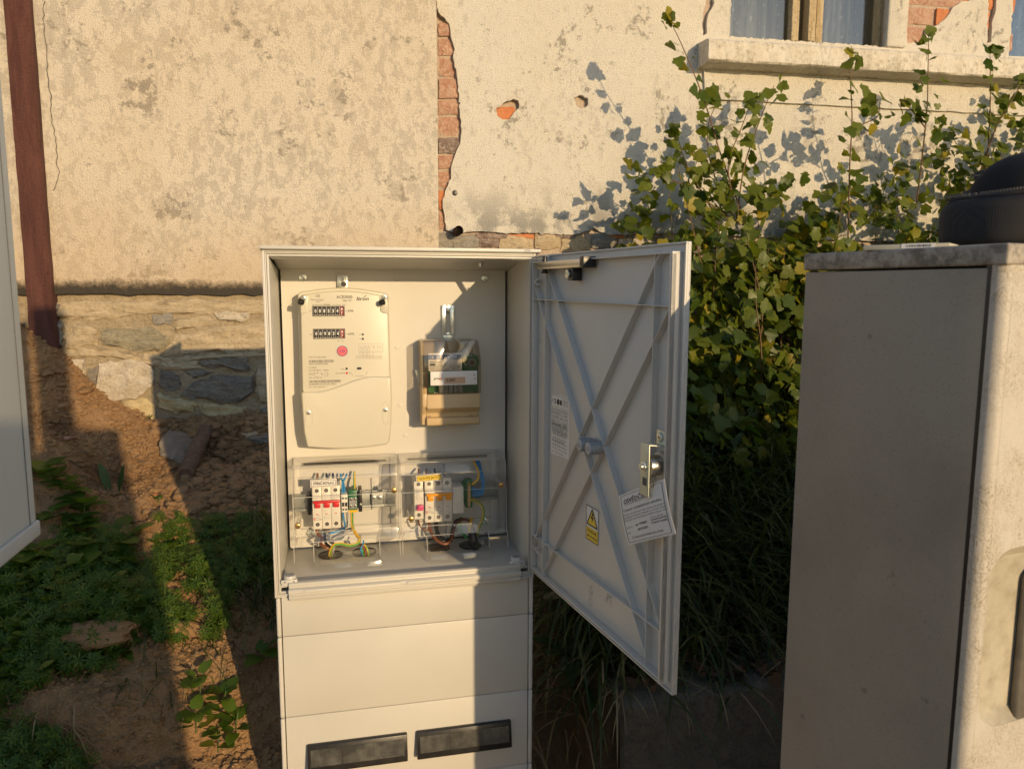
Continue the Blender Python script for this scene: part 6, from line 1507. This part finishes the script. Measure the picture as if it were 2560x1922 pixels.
grass_patch('straw_wisps', 300, straw_b, M_['straw'], 'dry straw wisps on the sunlit soil strip', .03, .09, .3, 1.0, (.02, .5))
# whorled ground cover
wh = []; wf = []
for k in range(7):
    a = 2*math.pi*k/7; d = Vector((math.cos(a), math.sin(a), 0)); n_ = Vector((-math.sin(a), math.cos(a), 0)); b = len(wh)
    wh += [tuple(d*.08), tuple(d*.45+n_*.12+Vector((0, 0, .18))), tuple(d*1.0+Vector((0, 0, .12))), tuple(d*.45-n_*.12+Vector((0, 0, .18)))]; wf += [(b, b+1, b+2, b+3)]
def whorls(name, N, fn, label, s0=.009, s1=.018, hmax=.045, m='weed', pt=-.18):
    it = []
    while len(it) < N:
        p = fn()
        if p is None or noise.noise(Vector((p.x*16, p.y*16, 5)))+.25*rg.random() < pt: continue
        h = rg.uniform(.003, hmax); tilt = Vector((rg.gauss(.15, .4), rg.gauss(-.55, .4), 1)); lv = rg.choice((1, 2, 2, 3))
        for q in range(lv):
            it.append((wh, wf, M_at(p+tilt*(h*(1-q*.35)), tilt, rg.uniform(0, 6), rg.uniform(s0, s1)*(1+q*.15))))
            if len(it) >= N: break
    return batch(name, it, M_[m], label, cat='weeds')
A1 = px_area([(-60, 1440), (180, 1400), (330, 1420), (350, 1560), (330, 1640), (180, 1700), (60, 1730), (-60, 1800)])
A2 = px_area([(350, 1420), (500, 1400), (560, 1480), (560, 1600), (500, 1610), (360, 1600), (330, 1500)])
A3 = px_area([(500, 1310), (690, 1290), (700, 1480), (560, 1480), (515, 1400)])
A4 = px_area([(-60, 1780), (120, 1830), (230, 1922), (180, 2000), (-60, 2000)])
A5 = px_area([(390, 1290), (470, 1290), (510, 1370), (500, 1420), (390, 1410)])
A6 = px_area([(140, 1330), (330, 1330), (340, 1470), (160, 1460)])
whorls('ground_cover', 2300, A1, 'dense dark green whorled weeds in the shade at the lower left', pt=-.02, s0=.007, s1=.020)
whorls('ground_cover', 1000, A2, 'bright green whorled weeds in the sunlit strip', pt=.08, s0=.006, s1=.019)
whorls('ground_cover', 900, A3, 'dim green weeds in the shade left of the cabinet base', pt=-.02, s0=.006, s1=.018)
whorls('ground_cover', 700, A4, 'dark weeds at the bottom left corner')
whorls('ground_cover', 260, A5, 'small green weeds on the crumbly lit soil', hmax=.03)
whorls('ground_cover', 500, A6, 'green weeds around the broad rosette leaves', hmax=.03)
def small_leaves(name, N, fn, label, s0, s1, m='weed'):
    it = []
    while len(it) < N:
        p = fn()
        if p is None or noise.noise(Vector((p.x*13, p.y*13, 11))) < .02: continue
        q = rg.randrange(3); v, f = (LR, LR, LO)[q % 3][rg.randrange(3)][1:]
        it.append((v, f, blade_M(p+Vector((0, 0, rg.uniform(.004, .035))), rg.uniform(-3.2, 3.2), rg.uniform(-.3, .9), rg.uniform(s0, s1))))
    return batch(name, it, M_[m], label, cat='weeds')
small_leaves('small_weeds', 900, A1, 'small round leaves mixed among the dark weeds at the lower left', .012, .042)
small_leaves('small_weeds', 260, A3, 'small round leaves in the dim weeds by the cabinet base', .010, .026)
small_leaves('small_weeds', 150, A2, 'small round leaves in the bright weeds of the sunlit strip', .010, .024)
small_leaves('small_weeds', 200, A6, 'small round leaves around the rosette plants', .010, .028)
grass_patch('dead_stems', 260, A1, M_['straw'], 'thin dead stems among the dark weeds at the lower left', .03, .09, None, 3, (.05, .9))
grass_patch('dead_stems', 220, A3, M_['straw'], 'thin dead stems in the weeds by the cabinet base', .03, .10, None, 3, (.05, .9))
grass_patch('dead_stems', 120, A2, M_['straw'], 'thin dead stems in the sunlit weeds', .02, .08, None, 3, (.05, .9))
# broad leaved plants, each a thing with its leaves
def plant(name, px, py, meshes, n, s, label, cat='weed', el=(.15, .9), az=None, stem=0, gp=None, base=None):
    p = base or on_ground(px, py); p = Vector((p.x, p.y, gz(p.x, p.y) if base is None else base.z)); o = empty(name, p, label, cat, gp)
    for k in range(n):
        a = az[k] if az else 2*math.pi*k/n+rg.uniform(-.4, .4); e_ = rg.uniform(*el)
        h = stem*rg.random(); q = p+Vector((math.cos(a)*.008, math.sin(a)*.008, h+.004))
        M = blade_M(q, a, e_, s*rg.uniform(.7, 1.25)); inst('leaf', meshes[rg.randrange(3)][0], M, o)
    if stem: MB().tube([p, p+Vector((.002, 0, stem*.6)), p+Vector((.006, -.002, stem))], .0014, 6).build('stem', M_['stem_g'], o, smooth=True)
    return o
plant('dandelion', 285, 1360, LO, 9, .085, 'bright rosette of long toothed leaves at the edge of the sunlit strip')
plant('dandelion', 420, 1370, LO, 6, .062, 'small toothed rosette in the lit strip beside the cabinet shadow')
plant('dandelion', 480, 1345, LO, 5, .055, 'pale green toothed leaves touching the shadow edge of the cabinet')
for k, (px, py, lab) in enumerate([(120, 1200, 'broad leaved weed just right of the near pale door, upper plant'), (170, 1240, 'broad leaved weed on the clay slope below the post'), (130, 1300, 'broad leaved weed beside the corner of the near pale door'), (200, 1330, 'broad leaved weed left of the bright rosette'), (100, 1400, 'broad leaved weed under the corner of the near pale door'), (210, 1290, 'round leaved weed above the bright rosette'), (60, 1430, 'broad leaved weed at the left edge below the near pale door'), (190, 1450, 'big toothed leaf weed in the shade under the bright rosette')]):
    plant('broad_weed', px, py, LR, 9, .050, lab, stem=.04, el=(.0, .8))
for k, (px, py, lab) in enumerate([(490, 1830, 'leafy sprout on the lit strip, lower left of three'), (545, 1870, 'leafy sprout nearest the bottom edge on the lit strip'), (560, 1780, 'leafy sprout beside the cabinet shadow, lower right'), (500, 1740, 'leafy sprout on the lit strip, uppermost of the lower group'), (590, 1830, 'leafy sprout nearest the cabinet shadow')]):
    plant('sprout', px, py, LR, 8, .034, lab, stem=.05, el=(.1, .9))
for k, (px, py, lab) in enumerate([(395, 1255, 'tiny seedling on the lit cracked soil'), (370, 1050, 'small sprig growing at the foot of the stone wall'), (660, 1640, 'silvery broad leaf plant in the shade by the cabinet corner'), (640, 1420, 'dim broad leaf plant close to the cabinet edge')]):
    plant('seedling', px, py, LR, 6, (.018, .020, .045, .04)[k], lab, stem=.02, el=(.2, 1.2))
# two fat upright tulip like leaves
p = on_ground(285, 1232); o = empty('bulb_plant', p, 'pair of fat upright green leaves standing on the clay slope', 'plant')
for (dx, az, el_, s, wx) in ((-.012, 2.4, 1.25, .095, 1.3), (.014, .6, 1.45, .085, 1.6)):
    M = blade_M(p+Vector((dx, 0, 0)), az, el_, s); q = inst('leaf', LL[0][0], M @ Matrix.Diagonal((wx*.7, 1, .4, 1)), o)
# weeds hanging over the block right of the cabinet
for k, (px, py, yy, s, lab) in enumerate([(1470, 1590, .28, .11, 'long leaved dock plant under the open door, upper'), (1440, 1650, .22, .11, 'long leaved dock plant right of the pillar'), (1500, 1700, .20, .12, 'long leaved dock plant above the corner of the mossy block'), (1560, 1620, .35, .09, 'dock plant behind the lower door corner'), (1520, 1520, .35, .10, 'dock plant seen just below the door edge'), (1760, 1640, .35, .12, 'dock leaves in the long grass right of the door'), (1850, 1560, .45, .12, 'dock leaves in the grass left of the grey cabinet'), (1900, 1380, .6, .10, 'dock leaves high on the grass bank'), (1720, 1420, .5, .10, 'yellowish dock leaves beside the door edge')]):
    b = by(px, py, yy); plant('dock_plant', 0, 0, LL, 9, s, lab, base=b, el=(-1.0, .8), az=None)
b_ = by(1375, 1520, .3)
# ------------------------------------------------------------------ clods and stones
def ico(sub, seed, fl=.7, amp=.35):
    bm = bmesh.new(); bmesh.ops.create_icosphere(bm, subdivisions=sub, radius=1)
    for v in bm.verts: v.co = v.co*(1+amp*noise.noise(v.co*1.4+Vector((seed*7.1, 0, 0)))+amp*.35*noise.noise(v.co*4+Vector((seed, 3, 0)))); v.co.z *= fl
    bm.verts.index_update(); r = ([v.co[:] for v in bm.verts], [tuple(v.index for v in f.verts) for f in bm.faces]); bm.free(); return r
CL = [ico(1, k, .75, .5) for k in range(8)]; CM = [ico(2, k+20, .7, .45) for k in range(5)]; CB = [ico(3, k+40, .55, .5) for k in range(4)]
it = []
npr = np.random.RandomState(4)
areas = [(3600, (-1.0, .05, .60, 1.40), .0028, .0085), (2600, (-.30, .12, .55, 1.40), .004, .012), (5500, (-.7, .02, -.1, .62), .0022, .0085), (900, (.40, .70, -.2, .8), .003, .011), (260, (-.35, .05, .85, 1.35), .012, .022), (6500, (-.32, .02, .62, 1.38), .003, .009), (2500, (-.60, -.25, .60, 1.30), .002, .007), (1500, (-.95, -.4, .95, 1.4), .003, .012), (900, (-.9, -.35, 1.0, 1.4), .003, .010)]
for (N, (x0, x1, y0, y1), a, b) in areas:
    for k in range(N):
        x = npr.uniform(x0, x1); y = npr.uniform(y0, y1); s = a+(b-a)*npr.rand()**2.5
        src = CL[npr.randint(8)] if s < .010 else CM[npr.randint(5)]
        it.append((*src, Matrix.Translation((x, y, gz(x, y)+s*.15)) @ Matrix.Rotation(npr.uniform(0, 6), 4, 'Z') @ Matrix.Rotation(npr.uniform(-.6, .6), 4, 'X') @ Matrix.Diagonal((s*npr.uniform(.8, 1.5), s, s*npr.uniform(.6, 1.1), 1))))
for (x0, x1, y0, y1, N) in ((-.28, .02, .75, 1.36, 130), (-.95, -.35, .95, 1.38, 60), (-.42, -.2, .75, 1.3, 50)):
    for k in range(N):
        x = npr.uniform(x0, x1); y = npr.uniform(y0, y1); s = npr.uniform(.011, .026)
        it.append((*CM[npr.randint(5)], Matrix.Translation((x, y, gz(x, y)-s*.15)) @ Matrix.Rotation(npr.uniform(0, 6), 4, 'Z') @ Matrix.Rotation(npr.uniform(-.5, .5), 4, 'X') @ Matrix.Diagonal((s*npr.uniform(.9, 1.7), s, s*npr.uniform(.45, .9), 1))))
batch('soil_clods', it, M_['soil'], 'loose crumbs and clods of dry clay soil', cat='soil')
def rock(name, px, py, sx, sy, sz, m, label, cat='stone', rz=0., k=0, lift=.2, rx=0.):
    p = on_ground(px, py); v, f = CB[k % 4]; M = Matrix.Translation((p.x, p.y, gz(p.x, p.y)+sz*lift)) @ Matrix.Rotation(rz, 4, 'Z') @ Matrix.Rotation(rx, 4, 'X') @ Matrix.Diagonal((sx, sy, sz, 1))
    o = MB().add([M @ Vector(q) for q in v], f).build(name, m, None, smooth=True); return tag(o, label, cat)
rock('stone', 455, 1120, .062, .075, .030, M_['slab'], 'flat grey slab leaning beside the rusty log in the shade', rz=.5, k=0, rx=.5)
rock('stone', 572, 1056, .018, .016, .020, M_['soil'], 'round clay lump at the foot of the wall in the cabinet shadow', k=1)
rock('stone', 625, 1085, .026, .020, .020, M_['st_tan'], 'brown lump beside the cabinet edge at the foot of the wall', k=2)
rock('stone', 655, 1100, .045, .030, .028, M_['st_dark'], 'dark boulder half hidden behind the cabinet edge', k=3)
rock('stone', 580, 1128, .021, .014, .012, M_['st_tan'], 'small flat tan stone on the dark soil', k=1)
rock('stone', 145, 930, .022, .018, .016, M_['soil'], 'clay lump against the foot of the wooden post', k=2)
rock('stone', 108, 935, .024, .018, .020, M_['soil'], 'larger clay lump left of the post foot', k=3)
rock('stone', 160, 1095, .026, .016, .008, M_['brick'], 'flat reddish chip on the shaded clay slope', k=0)
rock('stone', 385, 1238, .014, .010, .008, M_['brick_o'], 'small orange brick chip on the lit soil', 'brick chip', k=1)
rock('stone', 335, 1792, .011, .010, .009, M_['soil'], 'small round pebble on the bare soil at the lower left', 'pebble', k=1)
rock('turf_clod', 250, 1610, .085, .045, .050, M_['soil'], 'big clay clod among the dark weeds at the lower left', 'clod', k=1, lift=.5)
rock('stone', 392, 1572, .020, .016, .018, M_['soil'], 'lit clay lump beside the bark piece', k=2)
# log and bark
p = on_ground(480, 1140); q0 = on_ground(465, 1200); q1 = on_ground(515, 1090)
pts = smooth([q0+Vector((0, 0, .016)), q0.lerp(q1, .5)+Vector((0, 0, .022)), q1+Vector((0, 0, .020))], 8)
tag(MB().tube(pts, .02, 14, rr=[.0225+.004*noise.noise(Vector((i*.7, 0, 0))) for i in range(len(pts))]).build('log', M_['log'], None, smooth=True), 'short rusty brown log lying on the soil in the cabinet shadow', 'log')
q0 = on_ground(385, 1592); q1 = on_ground(530, 1585)
pts = smooth([q0+Vector((0, 0, .004)), q0.lerp(q1, .5)+Vector((0, 0, .016)), q1+Vector((0, 0, .004))], 8)
tag(MB().tube(pts, .02, 10, rr=[.009+.010*math.sin(math.pi*i/(len(pts)-1))+.004*noise.noise(Vector((i*.9, 4, 0))) for i in range(len(pts))]).build('bark_piece', M_['soil'], None, smooth=True), 'long crumbly piece of bark lying across the sunlit strip', 'bark')
# dead leaves on the block
it = []
for k in range(420):
    x = rg.uniform(.68, 1.5); y = rg.uniform(.03, .42); z = max(gz(x, y), -.815)+.004; v, f = LF[rg.randrange(4)][1:]
    it.append((v, f, M_at(Vector((x, y, z)), (rg.gauss(0, .4), rg.gauss(0, .4), 1), rg.uniform(0, 6), rg.uniform(.012, .030))))
batch('dead_leaves', it, M_['litter'], 'brown dead leaves on top of the mossy concrete block', cat='dead leaves')
# dead stalk with seed head next to the pillar
b = by(1390, 1490, .30); o = empty('seed_head', b, 'pale dry seed head lying beside the pillar under the door', 'dry plant')
MB().tube(smooth([b+Vector((-.03, 0, 0)), b+Vector((.0, 0, .004)), b+Vector((.03, 0, .014))], 6), .008, 8, rr=[.004+.006*math.sin(math.pi*min(1, i/11)) for i in range(13)]).build('seed_spike', M_['straw'], o, smooth=True)
it = []
for k in range(60):
    x = rg.uniform(.47, .66); y = rg.uniform(.2, .5); v, f = BL[3]; it.append((v, f, blade_M(Vector((x, y, gz(x, y)+rg.uniform(0, .12))), rg.uniform(-3, 3), rg.uniform(-.2, .9), rg.uniform(.08, .2))))
batch('dry_stalks', it, M_['straw'], 'tangle of dry curled stalks between pillar and door', cat='dry grass')
